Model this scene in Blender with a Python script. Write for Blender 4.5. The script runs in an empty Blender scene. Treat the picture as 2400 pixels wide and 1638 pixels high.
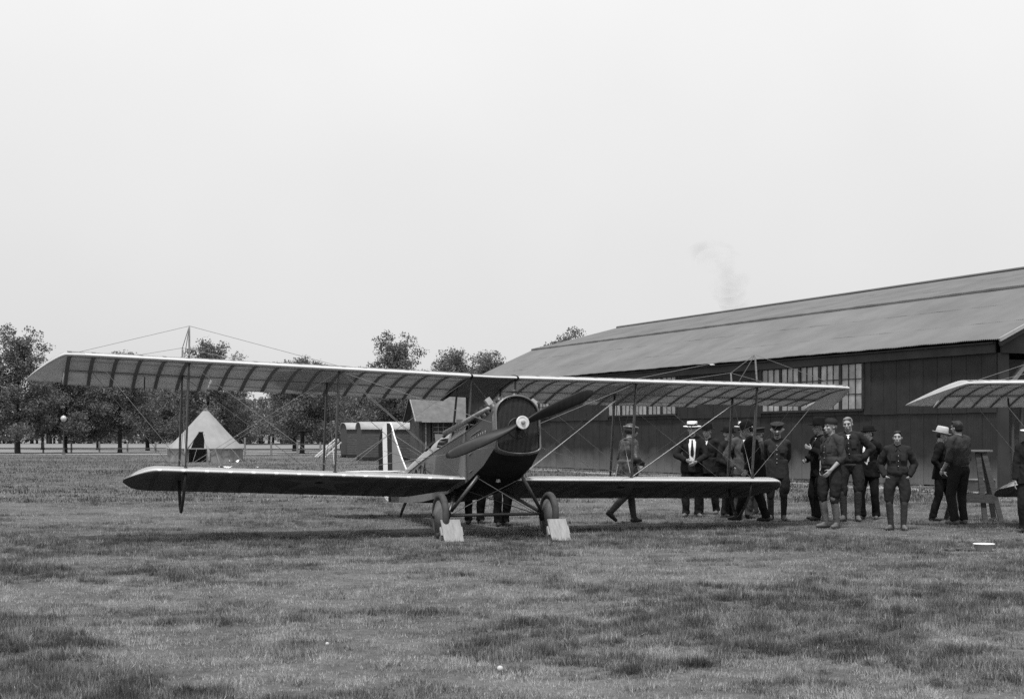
import bpy, bmesh, math, random
import numpy as np
from mathutils import Vector, Matrix, noise as mnoise

random.seed(7)
RNG = np.random.default_rng(11)
SC = bpy.context.scene
COL = SC.collection
R = math.radians

# ------------------------------------------------------------------ camera
CAM_H = 1.516
cam_data = bpy.data.cameras.new('camera')
cam = bpy.data.objects.new('camera', cam_data)
COL.objects.link(cam)
cam.location = (0, 0, CAM_H)
cam.rotation_euler = (R(90), 0, 0)
cam_data.sensor_width = 36.0
cam_data.lens = 36.0 * 3328.8 / 2400.0
cam_data.shift_y = (1020.2 - 819.0) / 2400.0
cam_data.clip_start = 0.1
cam_data.clip_end = 6000
cam_data.dof.use_dof = True
cam_data.dof.focus_distance = 22.0
cam_data.dof.aperture_fstop = 8.0
SC.camera = cam

# ------------------------------------------------------------------ sky and sun
SUN_TO = Vector((-0.10, -0.40, 1.0)).normalized()       # towards the sun
world = bpy.data.worlds.new('World')
SC.world = world
world.use_nodes = True
wn = world.node_tree
wn.nodes.clear()
w_out = wn.nodes.new('ShaderNodeOutputWorld')
w_bg = wn.nodes.new('ShaderNodeBackground')
w_sky = wn.nodes.new('ShaderNodeTexSky')
w_sky.sky_type = 'NISHITA'
w_sky.sun_disc = False
w_sky.sun_elevation = math.asin(SUN_TO.z)
w_sky.sun_rotation = math.atan2(SUN_TO.x, SUN_TO.y)
w_sky.dust_density = 4.0
w_sky.air_density = 1.0
w_bw = wn.nodes.new('ShaderNodeRGBToBW')                # the plate is black and white
w_mix = wn.nodes.new('ShaderNodeMix')
w_mix.data_type = 'RGBA'
w_mix.inputs[0].default_value = 0.86                    # thin bright overcast veil
w_mix.inputs[7].default_value = (8.6, 8.6, 8.6, 1)
w_tc = wn.nodes.new('ShaderNodeTexCoord')
w_noise = wn.nodes.new('ShaderNodeTexNoise')
w_noise.inputs['Scale'].default_value = 1.8
w_noise.inputs['Detail'].default_value = 4
w_ramp = wn.nodes.new('ShaderNodeMapRange')
w_ramp.inputs[1].default_value = 0.3
w_ramp.inputs[2].default_value = 0.7
w_ramp.inputs[3].default_value = 0.91
w_ramp.inputs[4].default_value = 1.05
w_mul = wn.nodes.new('ShaderNodeMix')
w_mul.data_type = 'RGBA'
w_mul.blend_type = 'MULTIPLY'
w_mul.inputs[0].default_value = 1.0
L = wn.links.new
w_sep = wn.nodes.new('ShaderNodeSeparateXYZ')
w_el = wn.nodes.new('ShaderNodeMath')                   # hazy sky: luminance rises with sin(elevation)
w_el.operation = 'MULTIPLY_ADD'
w_el.inputs[1].default_value = 0.85
w_el.inputs[2].default_value = 0.94
w_el.use_clamp = False
w_cl = wn.nodes.new('ShaderNodeMath')
w_cl.operation = 'MAXIMUM'
w_cl.inputs[1].default_value = 0.0
w_m2 = wn.nodes.new('ShaderNodeMath')
w_m2.operation = 'MULTIPLY'
L(w_sky.outputs[0], w_bw.inputs[0])
L(w_bw.outputs[0], w_mix.inputs[6])
L(w_tc.outputs['Generated'], w_noise.inputs['Vector'])
L(w_noise.outputs[0], w_ramp.inputs[0])
L(w_mix.outputs[2], w_mul.inputs[6])
L(w_tc.outputs['Generated'], w_sep.inputs[0])
L(w_sep.outputs[2], w_cl.inputs[0])
L(w_cl.outputs[0], w_el.inputs[0])
L(w_el.outputs[0], w_m2.inputs[0])
L(w_ramp.outputs[0], w_m2.inputs[1])
L(w_m2.outputs[0], w_mul.inputs[7])
L(w_mul.outputs[2], w_bg.inputs[0])
w_bg.inputs[1].default_value = 0.10
L(w_bg.outputs[0], w_out.inputs[0])

sun_d = bpy.data.lights.new('sun', 'SUN')
sun_d.energy = 4.0
sun_d.angle = R(4.0)
sun_d.color = (1, 1, 1)
sun = bpy.data.objects.new('sun', sun_d)
COL.objects.link(sun)
sun.rotation_euler = (-SUN_TO).to_track_quat('-Z', 'Y').to_euler()

SC.view_settings.view_transform = 'Standard'
SC.view_settings.look = 'None'
SC.view_settings.exposure = 0.0
SC.view_settings.gamma = 1.0
SC.view_settings.use_curve_mapping = False
SC.cycles.max_bounces = 8
SC.cycles.use_denoising = False


# ------------------------------------------------------------------ materials
MATS = {}


def mat(name, v, rough=0.85, var=0.25, scale=6.0, bump=0.0, bscale=None, spec=0.25, stretch=(1, 1, 1),
        metallic=0.0, transl=0.0, coord='Object', detail=5):
    """a grey surface with noise in its tone and relief"""
    m = bpy.data.materials.new(name)
    m.use_nodes = True
    nt = m.node_tree
    nt.nodes.clear()
    N = nt.nodes.new
    out = N('ShaderNodeOutputMaterial')
    b = N('ShaderNodeBsdfPrincipled')
    b.inputs['Roughness'].default_value = rough
    b.inputs['Metallic'].default_value = metallic
    b.inputs['Specular IOR Level'].default_value = spec
    tc = N('ShaderNodeTexCoord')
    mp = N('ShaderNodeMapping')
    mp.inputs['Scale'].default_value = stretch
    if coord == 'World':
        g = N('ShaderNodeNewGeometry')
        nt.links.new(g.outputs['Position'], mp.inputs[0])
    else:
        nt.links.new(tc.outputs[coord], mp.inputs[0])
    nz = N('ShaderNodeTexNoise')
    nz.inputs['Scale'].default_value = scale
    nz.inputs['Detail'].default_value = detail
    nz.inputs['Roughness'].default_value = 0.6
    nt.links.new(mp.outputs[0], nz.inputs['Vector'])
    mr = N('ShaderNodeMapRange')
    mr.inputs[1].default_value = 0.28
    mr.inputs[2].default_value = 0.72
    mr.inputs[3].default_value = v * (1 - var)
    mr.inputs[4].default_value = v * (1 + var)
    nt.links.new(nz.outputs[0], mr.inputs[0])
    nt.links.new(mr.outputs[0], b.inputs['Base Color'])
    if bump:
        nb = N('ShaderNodeTexNoise')
        nb.inputs['Scale'].default_value = bscale or scale * 3
        nb.inputs['Detail'].default_value = 4
        nt.links.new(mp.outputs[0], nb.inputs['Vector'])
        bp = N('ShaderNodeBump')
        bp.inputs['Strength'].default_value = 1.0
        bp.inputs['Distance'].default_value = bump
        nt.links.new(nb.outputs[0], bp.inputs['Height'])
        nt.links.new(bp.outputs[0], b.inputs['Normal'])
    sh = b.outputs[0]
    if transl:
        t = N('ShaderNodeBsdfTranslucent')
        nt.links.new(mr.outputs[0], t.inputs[0])
        mx = N('ShaderNodeMixShader')
        mx.inputs[0].default_value = transl
        nt.links.new(sh, mx.inputs[1])
        nt.links.new(t.outputs[0], mx.inputs[2])
        sh = mx.outputs[0]
    nt.links.new(sh, out.inputs[0])
    MATS[name] = m
    return m


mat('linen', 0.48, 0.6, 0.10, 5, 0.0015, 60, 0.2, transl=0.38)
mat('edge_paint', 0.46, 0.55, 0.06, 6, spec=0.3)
mat('linen_shaded', 0.10, 0.7, 0.25, 3, 0.002, 14, 0.2, transl=0.25)  # lower wing's underside: its shade is put into the colour
mat('linen_dark', 0.16, 0.7, 0.15, 5, transl=0.10, spec=0.06)
mat('linen_olive', 0.15, 0.65, 0.18, 4, 0.002, 12, 0.35)
mat('tape', 0.12, 0.7, 0.12, 10)
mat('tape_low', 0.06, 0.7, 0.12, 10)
mat('wood_dark', 0.055, 0.35, 0.3, 3, spec=0.5, stretch=(1, 1, 6))
mat('wood_prop', 0.012, 0.45, 0.35, 5, spec=0.2, stretch=(1, 6, 1))
mat('wire', 0.22, 0.35, 0.1, 4, metallic=0.6)
mat('cowl', 0.032, 0.4, 0.25, 4, 0.002, 6, 0.5)
mat('cowl_skylit', 0.45, 0.45, 0.25, 6, 0.002, 8, 0.5)
mat('rim', 0.105, 0.28, 0.25, 6, spec=0.6)
mat('belly', 0.022, 0.6, 0.3, 4, spec=0.06)
mat('core', 0.016, 0.8, 0.4, 40, spec=0.06)
mat('hub', 0.46, 0.35, 0.25, 14, spec=0.5)
mat('black', 0.012, 0.7, 0.3, 12, spec=0.06)
mat('iron', 0.03, 0.45, 0.3, 12, spec=0.5)
mat('engine', 0.24, 0.5, 0.4, 18)
mat('tyre', 0.055, 0.8, 0.25, 12)
mat('wheel_cover', 0.12, 0.7, 0.3, 8)
mat('wheel_shadow', 0.06, 0.7, 0.3, 8)
mat('leather', 0.035, 0.5, 0.3, 12)
mat('blue_paint', 0.028, 0.7, 0.15, 6, spec=0.05)
mat('white_paint', 0.78, 0.6, 0.06, 6)
mat('red_paint', 0.016, 0.7, 0.15, 6, spec=0.05)
mat('fin_grey', 0.24, 0.65, 0.12, 4)
mat('disc_paint', 0.085, 0.7, 0.15, 6, spec=0.1)
mat('star_paint', 0.135, 0.7, 0.12, 6)
mat('plank', 0.40, 0.85, 0.3, 5, 0.003, 18, stretch=(6, 1, 1))
mat('plank_grey', 0.16, 0.85, 0.35, 5, 0.004, 18, stretch=(1, 1, 8))
mat('plank_dark', 0.06, 0.85, 0.35, 5, 0.004, 18, stretch=(1, 1, 8))
mat('chock_board', 0.25, 0.85, 0.25, 5, 0.002, 22, stretch=(1, 5, 1))
mat('canvas', 0.25, 0.9, 0.14, 1.4, 0.012, 3.0, 0.1, transl=0.03)
mat('canvas_wall', 0.18, 0.9, 0.22, 1.6, 0.03, 3.0, 0.1, stretch=(1, 1, 0.3), transl=0.03)
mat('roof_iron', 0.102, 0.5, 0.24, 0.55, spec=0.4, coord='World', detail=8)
mat('fascia', 0.045, 0.7, 0.25, 1.2, coord='World', spec=0.06)
for pi_, pv_ in enumerate((0.20, 0.26, 0.31, 0.24)):
    mat('pane_%d' % pi_, pv_, 0.3, 0.35, 3.2, 0.004, 9, spec=0.5, coord='World')
mat('muntin', 0.035, 0.7, 0.2, 6, spec=0.06)
mat('trim', 0.30, 0.7, 0.2, 6)
mat('shingle', 0.11, 0.9, 0.25, 3)
mat('siding', 0.075, 0.85, 0.3, 3, stretch=(1, 1, 4))
mat('glass_dark', 0.06, 0.15, 0.3, 4, spec=0.6)
mat('tin_light', 0.28, 0.6, 0.2, 3)
mat('bark', 0.035, 0.95, 0.4, 6, 0.03, 14, stretch=(1, 1, 0.3), spec=0.06)
mat('leaf', 0.13, 0.7, 0.6, 1.2, transl=0.28, coord='World', detail=3, spec=0.06)
mat('leaf_far', 0.13, 0.8, 0.3, 0.4, transl=0.2, coord='World', spec=0.06)
mat('paper', 0.80, 0.8, 0.05, 4)
mat('enamel', 0.36, 0.3, 0.1, 4, spec=0.5)
mat('opal', 0.42, 0.2, 0.05, 4, spec=0.5)
mat('lamp_iron', 0.06, 0.6, 0.2, 6)
# clothing and skin
mat('skin', 0.27, 0.6, 0.12, 14, spec=0.35)
mat('hair_dark', 0.018, 0.6, 0.3, 60, 0.003, 90)
mat('hair_light', 0.16, 0.6, 0.3, 60, 0.003, 90)
mat('hair_grey', 0.22, 0.6, 0.3, 60, 0.003, 90)
mat('suit_black', 0.011, 0.85, 0.3, 10, 0.006, 18, spec=0.04)
mat('suit_dark', 0.018, 0.85, 0.3, 10, 0.006, 18, spec=0.04)
mat('suit_brown', 0.020, 0.85, 0.25, 10, 0.006, 18, spec=0.04)
mat('suit_grey', 0.065, 0.85, 0.25, 10, 0.006, 18, spec=0.04)
mat('wool_shirt', 0.042, 0.9, 0.25, 10, 0.008, 16, spec=0.04)
mat('wool_dark', 0.025, 0.9, 0.25, 10, 0.008, 16, spec=0.04)
mat('khaki', 0.031, 0.9, 0.25, 9, 0.008, 16, spec=0.04)
mat('breeches', 0.023, 0.9, 0.3, 9, 0.010, 14, spec=0.04)
mat('leggings', 0.11, 0.8, 0.25, 9, 0.004, 30)
mat('puttee', 0.05, 0.9, 0.25, 9, 0.004, 40, stretch=(1, 1, 3), spec=0.04)
mat('boot_shine', 0.02, 0.22, 0.3, 9, 0.003, 20, 0.6)
mat('leather_coat', 0.036, 0.5, 0.28, 7, 0.006, 14, 0.4)
mat('shirt_white', 0.72, 0.8, 0.08, 8, 0.006, 18, spec=0.04)
mat('shoe_dark', 0.03, 0.45, 0.3, 9)
mat('shoe_tan', 0.10, 0.6, 0.3, 9)
mat('straw', 0.66, 0.8, 0.12, 40)
mat('straw_shade', 0.30, 0.8, 0.12, 40)
mat('felt_black', 0.013, 0.9, 0.3, 14, spec=0.04)
mat('felt_white', 0.42, 0.85, 0.15, 10)
mat('eye', 0.03, 0.8, 0.1, 10, spec=0.05)
mat('brass', 0.5, 0.3, 0.1, 10, metallic=0.5)


def grass_material():
    m = bpy.data.materials.new('grass_blade')
    m.use_nodes = True
    nt = m.node_tree
    nt.nodes.clear()
    N = nt.nodes.new
    out = N('ShaderNodeOutputMaterial')
    a = N('ShaderNodeAttribute')
    a.attribute_name = 'tint'
    d = N('ShaderNodeBsdfDiffuse')
    t = N('ShaderNodeBsdfTranslucent')
    mx = N('ShaderNodeMixShader')
    mx.inputs[0].default_value = 0.3
    nt.links.new(a.outputs[0], d.inputs[0])
    nt.links.new(a.outputs[0], t.inputs[0])
    nt.links.new(d.outputs[0], mx.inputs[1])
    nt.links.new(t.outputs[0], mx.inputs[2])
    nt.links.new(mx.outputs[0], out.inputs[0])
    MATS['grass_blade'] = m


grass_material()


def ground_material():
    m = bpy.data.materials.new('turf')
    m.use_nodes = True
    nt = m.node_tree
    nt.nodes.clear()
    N = nt.nodes.new
    lk = nt.links.new
    out = N('ShaderNodeOutputMaterial')
    b = N('ShaderNodeBsdfPrincipled')
    b.inputs['Roughness'].default_value = 0.95
    b.inputs['Specular IOR Level'].default_value = 0.1
    g = N('ShaderNodeNewGeometry')

    def nz(s, det, rough=0.6):
        n = N('ShaderNodeTexNoise')
        n.inputs['Scale'].default_value = s
        n.inputs['Detail'].default_value = det
        n.inputs['Roughness'].default_value = rough
        lk(g.outputs['Position'], n.inputs['Vector'])
        return n
    n1, n2, n3 = nz(0.10, 5), nz(0.9, 5), nz(9.0, 5, 0.75)
    m1 = N('ShaderNodeMapRange')
    m1.inputs[1].default_value, m1.inputs[2].default_value = 0.35, 0.68
    m1.inputs[3].default_value, m1.inputs[4].default_value = 0.065, 0.115
    lk(n1.outputs[0], m1.inputs[0])
    m2 = N('ShaderNodeMapRange')
    m2.inputs[1].default_value, m2.inputs[2].default_value = 0.3, 0.7
    m2.inputs[3].default_value, m2.inputs[4].default_value = 0.7, 1.35
    lk(n2.outputs[0], m2.inputs[0])
    m3 = N('ShaderNodeMapRange')
    m3.inputs[1].default_value, m3.inputs[2].default_value = 0.3, 0.7
    m3.inputs[3].default_value, m3.inputs[4].default_value = 0.6, 1.45
    lk(n3.outputs[0], m3.inputs[0])
    x1 = N('ShaderNodeMath')
    x1.operation = 'MULTIPLY'
    x2 = N('ShaderNodeMath')
    x2.operation = 'MULTIPLY'
    lk(m1.outputs[0], x1.inputs[0])
    lk(m2.outputs[0], x1.inputs[1])
    lk(x1.outputs[0], x2.inputs[0])
    lk(m3.outputs[0], x2.inputs[1])
    lk(x2.outputs[0], b.inputs['Base Color'])
    bp = N('ShaderNodeBump')
    bp.inputs['Distance'].default_value = 0.05
    lk(n3.outputs[0], bp.inputs['Height'])
    lk(bp.outputs[0], b.inputs['Normal'])
    lk(b.outputs[0], out.inputs[0])
    MATS['turf'] = m


ground_material()
mat('meadow', 0.15, 0.95, 0.25, 0.3, coord='World')
mat('dirt', 0.20, 0.95, 0.3, 0.8, 0.02, 6, coord='World')


def wall_iron_material():
    """dark painted corrugated iron, splashed with pale dust along the foot of the wall"""
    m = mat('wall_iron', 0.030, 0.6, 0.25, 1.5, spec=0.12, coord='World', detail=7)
    nt = m.node_tree
    b = [n for n in nt.nodes if n.type == 'BSDF_PRINCIPLED'][0]
    src = b.inputs['Base Color'].links[0].from_socket
    g = nt.nodes.new('ShaderNodeNewGeometry')
    sp = nt.nodes.new('ShaderNodeSeparateXYZ')
    nt.links.new(g.outputs['Position'], sp.inputs[0])
    n = nt.nodes.new('ShaderNodeTexNoise')
    n.inputs['Scale'].default_value = 1.3
    n.inputs['Detail'].default_value = 6
    nt.links.new(g.outputs['Position'], n.inputs['Vector'])
    ad = nt.nodes.new('ShaderNodeMath')
    ad.operation = 'MULTIPLY_ADD'
    ad.inputs[1].default_value = -0.9
    nt.links.new(n.outputs[0], ad.inputs[0])
    nt.links.new(sp.outputs[2], ad.inputs[2])
    mr = nt.nodes.new('ShaderNodeMapRange')
    mr.inputs[1].default_value, mr.inputs[2].default_value = -0.35, 0.55
    mr.inputs[3].default_value, mr.inputs[4].default_value = 0.85, 0.0
    nt.links.new(ad.outputs[0], mr.inputs[0])
    mx = nt.nodes.new('ShaderNodeMix')
    mx.data_type = 'RGBA'
    mx.inputs[7].default_value = (0.15, 0.15, 0.15, 1)
    nt.links.new(mr.outputs[0], mx.inputs[0])
    nt.links.new(src, mx.inputs[6])
    nt.links.new(mx.outputs[2], b.inputs['Base Color'])


wall_iron_material()


# ------------------------------------------------------------------ mesh helpers
class MB:
    def __init__(self):
        self.v = []
        self.f = []

    def add(self, vs, fs):
        o = len(self.v)
        self.v += [tuple(p) for p in vs]
        self.f += [tuple(i + o for i in f) for f in fs]
        return self

    def box(self, lo, hi):
        x0, y0, z0 = lo
        x1, y1, z1 = hi
        return self.add([(x0, y0, z0), (x1, y0, z0), (x1, y1, z0), (x0, y1, z0), (x0, y0, z1), (x1, y0, z1), (x1, y1, z1), (x0, y1, z1)],
                        [(0, 3, 2, 1), (4, 5, 6, 7), (0, 1, 5, 4), (1, 2, 6, 5), (2, 3, 7, 6), (3, 0, 4, 7)])

    def bar(self, a, b, w, h, up=(0, 0, 1)):
        a, b = Vector(a), Vector(b)
        d = (b - a).normalized()
        u = Vector(up)
        s = d.cross(u)
        if s.length < 1e-4:
            s = d.cross(Vector((1, 0, 0)))
        s.normalize()
        u = s.cross(d)
        s *= w / 2
        u *= h / 2
        vs = [p + q for p in (a, b) for q in (-s - u, s - u, s + u, -s + u)]
        return self.add(vs, [(0, 1, 2, 3), (7, 6, 5, 4), (0, 4, 5, 1), (1, 5, 6, 2), (2, 6, 7, 3), (3, 7, 4, 0)])

    def tube(self, pts, rad, n=8, cap=True, oval=None):
        pts = [Vector(p) for p in pts]
        if not hasattr(rad, '__len__'):
            rad = [rad] * len(pts)
        vs, fs = [], []
        prev = None
        for i, p in enumerate(pts):
            d = (pts[min(i + 1, len(pts) - 1)] - pts[max(i - 1, 0)]).normalized()
            if prev is None:
                ref = Vector((0, 0, 1)) if abs(d.z) < 0.9 else Vector((1, 0, 0))
                s = d.cross(ref).normalized()
            else:
                s = (prev - d * prev.dot(d)).normalized()
            prev = s
            u = d.cross(s)
            for k in range(n):
                a = 2 * math.pi * k / n
                vs.append(p + (s * math.cos(a) + u * math.sin(a)) * rad[i])
        for i in range(len(pts) - 1):
            for k in range(n):
                fs.append((i * n + k, i * n + (k + 1) % n, (i + 1) * n + (k + 1) % n, (i + 1) * n + k))
        if cap:
            fs.append(tuple(range(n))[::-1])
            fs.append(tuple(range((len(pts) - 1) * n, len(pts) * n)))
        return self.add(vs, fs)

    def strut(self, a, b, chord, thick, fwd):
        """lens-section strut, its long axis along fwd"""
        a, b, fw = Vector(a), Vector(b), Vector(fwd)
        d = (b - a).normalized()
        s = d.cross(fw).normalized()
        fw = s.cross(d).normalized()
        n = 10
        vs, fs = [], []
        for t in (0, 0.12, 0.5, 0.88, 1):
            k = 0.7 + 0.3 * math.sin(math.pi * t)
            p = a.lerp(b, t)
            for j in range(n):
                an = 2 * math.pi * j / n
                vs.append(p + fw * (math.cos(an) * chord / 2 * k) + s * (math.sin(an) * thick / 2 * k))
        for i in range(4):
            for j in range(n):
                fs.append((i * n + j, i * n + (j + 1) % n, (i + 1) * n + (j + 1) % n, (i + 1) * n + j))
        fs += [tuple(range(n))[::-1], tuple(range(4 * n, 5 * n))]
        return self.add(vs, fs)

    def lathe(self, prof, n=24, origin=(0, 0, 0), axis='z', sx=1.0, sy=1.0, closed=False):
        o = Vector(origin)
        vs, fs = [], []
        for r, h in prof:
            for k in range(n):
                a = 2 * math.pi * k / n
                c, s = math.cos(a) * r * sx, math.sin(a) * r * sy
                vs.append(o + (Vector((c, s, h)) if axis == 'z' else Vector((h, c, s)) if axis == 'x' else Vector((s, h, c))))
        m = len(prof)
        for i in range(m - 1):
            for k in range(n):
                fs.append((i * n + k, i * n + (k + 1) % n, (i + 1) * n + (k + 1) % n, (i + 1) * n + k))
        if closed:
            fs.append(tuple(range(n))[::-1])
            fs.append(tuple(range((m - 1) * n, m * n)))
        return self.add(vs, fs)

    def ell(self, c, r, n=12, m=8, rot=None):
        c = Vector(c)
        vs, fs = [], []
        for i in range(m + 1):
            t = math.pi * i / m
            for k in range(n):
                a = 2 * math.pi * k / n
                p = Vector((math.sin(t) * math.cos(a) * r[0], math.sin(t) * math.sin(a) * r[1], math.cos(t) * r[2]))
                if rot:
                    p = rot @ p
                vs.append(c + p)
        for i in range(m):
            for k in range(n):
                fs.append((i * n + k, (i + 1) * n + k, (i + 1) * n + (k + 1) % n, i * n + (k + 1) % n))
        return self.add(vs, fs)

    def cap(self, a, b, ra, rb, n=12):
        """tapered capsule, closed"""
        a, b = Vector(a), Vector(b)
        d = b - a
        if d.length < 1e-5:
            return self.ell(a, (ra, ra, ra))
        d.normalize()
        pts, rs = [], []
        for t in (80, 55, 28):
            pts.append(a - d * ra * math.sin(R(t)))
            rs.append(ra * math.cos(R(t)))
        pts.append(a)
        rs.append(ra)
        pts.append(b)
        rs.append(rb)
        for t in (28, 55, 80):
            pts.append(b + d * rb * math.sin(R(t)))
            rs.append(rb * math.cos(R(t)))
        return self.tube(pts, rs, n)

    def loft(self, secs, n=20):
        """horizontal ellipses (x, y, z, rx, ry), closed by caps"""
        vs, fs = [], []
        for (x, y, z, rx, ry) in secs:
            for k in range(n):
                a = 2 * math.pi * k / n
                ca, sa = math.cos(a), math.sin(a)
                p = 0.8
                vs.append((x + rx * math.copysign(abs(ca) ** p, ca), y + ry * math.copysign(abs(sa) ** p, sa), z))
        for i in range(len(secs) - 1):
            for k in range(n):
                fs.append((i * n + k, i * n + (k + 1) % n, (i + 1) * n + (k + 1) % n, (i + 1) * n + k))
        fs += [tuple(range(n))[::-1], tuple(range((len(secs) - 1) * n, len(secs) * n))]
        return self.add(vs, fs)

    def mesh(self, name, smooth=False):
        me = bpy.data.meshes.new(name)
        me.from_pydata(self.v, [], self.f)
        me.validate()
        bm = bmesh.new()
        bm.from_mesh(me)
        bmesh.ops.recalc_face_normals(bm, faces=bm.faces)
        bm.to_mesh(me)
        bm.free()
        if smooth:
            me.polygons.foreach_set('use_smooth', [True] * len(me.polygons))
        return me

    def build(self, name, material, parent=None, smooth=False):
        return link(name, self.mesh(name, smooth), material, parent)


def link(name, me, material=None, parent=None):
    o = bpy.data.objects.new(name, me)
    COL.objects.link(o)
    if material and me is not None and not me.materials:
        me.materials.append(MATS[material])
    if parent:
        o.parent = parent
    return o


def empty(name, loc=(0, 0, 0), rz=0.0):
    o = bpy.data.objects.new(name, None)
    COL.objects.link(o)
    o.empty_display_size = 0.2
    o.location = loc
    o.rotation_euler = (0, 0, rz)
    return o


def tag(o, label=None, cat=None, group=None, kind=None):
    if label:
        o['label'] = label
    if cat:
        o['category'] = cat
    if group:
        o['group'] = group
    if kind:
        o['kind'] = kind
    return o


def box_ob(name, lo, hi, m, parent=None):
    return MB().box(lo, hi).build(name, m, parent)


def smooth_noise(x, y, s, seed=0):
    """value noise on numpy arrays, 0..1"""
    x, y = np.asarray(x) * s + seed * 17.3, np.asarray(y) * s + seed * 9.1
    xi, yi = np.floor(x).astype(np.int64), np.floor(y).astype(np.int64)
    xf, yf = x - xi, y - yi
    xf, yf = xf * xf * (3 - 2 * xf), yf * yf * (3 - 2 * yf)

    def h(a, b):
        n = (a * 374761393 + b * 668265263 + seed * 1442695) & 0x7fffffff
        n = ((n ^ (n >> 13)) * 1274126177) & 0x7fffffff
        return ((n ^ (n >> 16)) & 0xffff) / 65535.0
    return (h(xi, yi) * (1 - xf) + h(xi + 1, yi) * xf) * (1 - yf) + (h(xi, yi + 1) * (1 - xf) + h(xi + 1, yi + 1) * xf) * yf


def fbm(x, y, s, seed=0, o=4):
    r, a, t = 0, 1.0, 0
    for i in range(o):
        r = r + a * smooth_noise(x, y, s * 2 ** i, seed + i)
        t += a
        a *= 0.5
    return r / t


# ------------------------------------------------------------------ ground, paths
me = bpy.data.meshes.new('ground')
me.from_pydata([(-2500, -200, 0), (2500, -200, 0), (2500, 4000, 0), (-2500, 4000, 0)], [], [(0, 1, 2, 3)])
tag(link('ground', me, 'turf'), kind='structure')


def strip(name, left, right, m, z):
    vs = [(x, y, z) for x, y in left] + [(x, y, z) for x, y in right]
    n = len(left)
    fs = [(i, n + i, n + i + 1, i + 1) for i in range(n - 1)]
    me = bpy.data.meshes.new(name)
    me.from_pydata(vs, [], fs)
    return tag(link(name, me, m), kind='structure')


# far meadow beyond the row of trees, and the footpath in front of it
strip('meadow', [(-400, 126), (-20, 124), (60, 124)], [(-400, 420), (-20, 420), (60, 420)], 'meadow', 0.004)
strip('path', [(-300, 113), (-60, 112.5), (-15, 112.5), (10, 116)], [(-300, 118.5), (-60, 118), (-15, 118), (10, 121)], 'dirt', 0.008)
# hangar frame of reference: s runs along the wall away from us, w into the building
HP = Vector((13.68, 39.96, 0))
HD = Vector((-0.4099, 0.9121, 0))
HN = Vector((0.9121, 0.4099, 0))


def hang(s, w, z):
    p = HP + HD * s + HN * w
    return (p.x, p.y, z)


pl, pr = [], []
for i in range(25):
    s = -9 + i * 2.0
    wob = 0.35 * math.sin(i * 1.7) + 0.25 * math.sin(i * 0.6 + 2)
    w0 = -1.5 - 0.02 * i + 0.3 * math.sin(i * 2.3)
    w1 = -3.1 + wob + 0.045 * i
    a = hang(s, min(w1, w0 - 0.15), 0)
    b = hang(s, w0, 0)
    pl.append(a[:2])
    pr.append(b[:2])
tag(strip('dirt_apron', pl, pr, 'dirt', 0.006), kind='structure')


# ------------------------------------------------------------------ hangar
hangar = empty('hangar', HP, math.atan2(HD.y, HD.x))
tag(hangar, 'long dark corrugated iron hangar with pale gambrel roof behind the people', 'hangar')
# local axes: x = s along wall, y = -w (left normal), z up
HL, HW = 39.4, 18.54
EAVE, BRK_W, BRK_Z, RDG_Z = 4.2, 4.17, 6.22, 7.53
PITCH_C = 0.0675


def corrugated(length, n_pitch, up_vec, amp=0.009, seg=4):
    """sheet in local x (across the flutes) and along up_vec; returns verts/faces"""
    vs, fs = [], []
    m = n_pitch * seg + 1
    for i in range(m):
        x = length * i / (m - 1)
        y = amp * math.cos(2 * math.pi * i / seg)
        vs.append((x, y))
    return vs


def sheet_mesh(name, width, z0, z1):
    prof = corrugated(width, 9, None)
    vs = [(x, y, z0) for x, y in prof] + [(x, y, z1) for x, y in prof]
    n = len(prof)
    fs = [(i, i + 1, n + i + 1, n + i) for i in range(n - 1)]
    me = bpy.data.meshes.new(name)
    me.from_pydata(vs, [], fs)
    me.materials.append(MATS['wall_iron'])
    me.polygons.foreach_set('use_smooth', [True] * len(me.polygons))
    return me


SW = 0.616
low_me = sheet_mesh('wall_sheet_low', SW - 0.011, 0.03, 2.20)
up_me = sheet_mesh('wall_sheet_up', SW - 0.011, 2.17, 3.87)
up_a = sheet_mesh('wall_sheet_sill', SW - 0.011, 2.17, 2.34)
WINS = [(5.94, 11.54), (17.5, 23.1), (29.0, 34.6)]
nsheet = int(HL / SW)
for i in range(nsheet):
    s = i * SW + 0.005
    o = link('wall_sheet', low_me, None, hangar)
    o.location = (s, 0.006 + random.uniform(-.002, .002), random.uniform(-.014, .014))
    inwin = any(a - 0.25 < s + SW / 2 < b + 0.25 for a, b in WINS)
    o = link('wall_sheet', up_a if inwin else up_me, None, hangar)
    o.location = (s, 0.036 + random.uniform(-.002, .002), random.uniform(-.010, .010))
for a, b in WINS:
    cover = [i * SW for i in range(nsheet) if not any(p - 0.25 < i * SW + 0.005 + SW / 2 < q + 0.25 for p, q in WINS)]
    la = max([c + SW for c in cover if c < a])
    lb = min([c for c in cover if c > b - 0.3])
    if a - 0.08 > la:
        box_ob('jamb_sheet', (la - 0.01, 0.025, 2.17), (a - 0.07, 0.06, 3.87), 'wall_iron', hangar)
    if lb > b + 0.08:
        box_ob('jamb_sheet', (b + 0.07, 0.025, 2.17), (lb + 0.02, 0.06, 3.87), 'wall_iron', hangar)
box_ob('black_backing', (0.02, -0.09, 0.03), (HL - 0.1, -0.03, 3.9), 'black', hangar)  # added black backing: blocks light leaks and darkens the gaps between sheets
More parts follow.
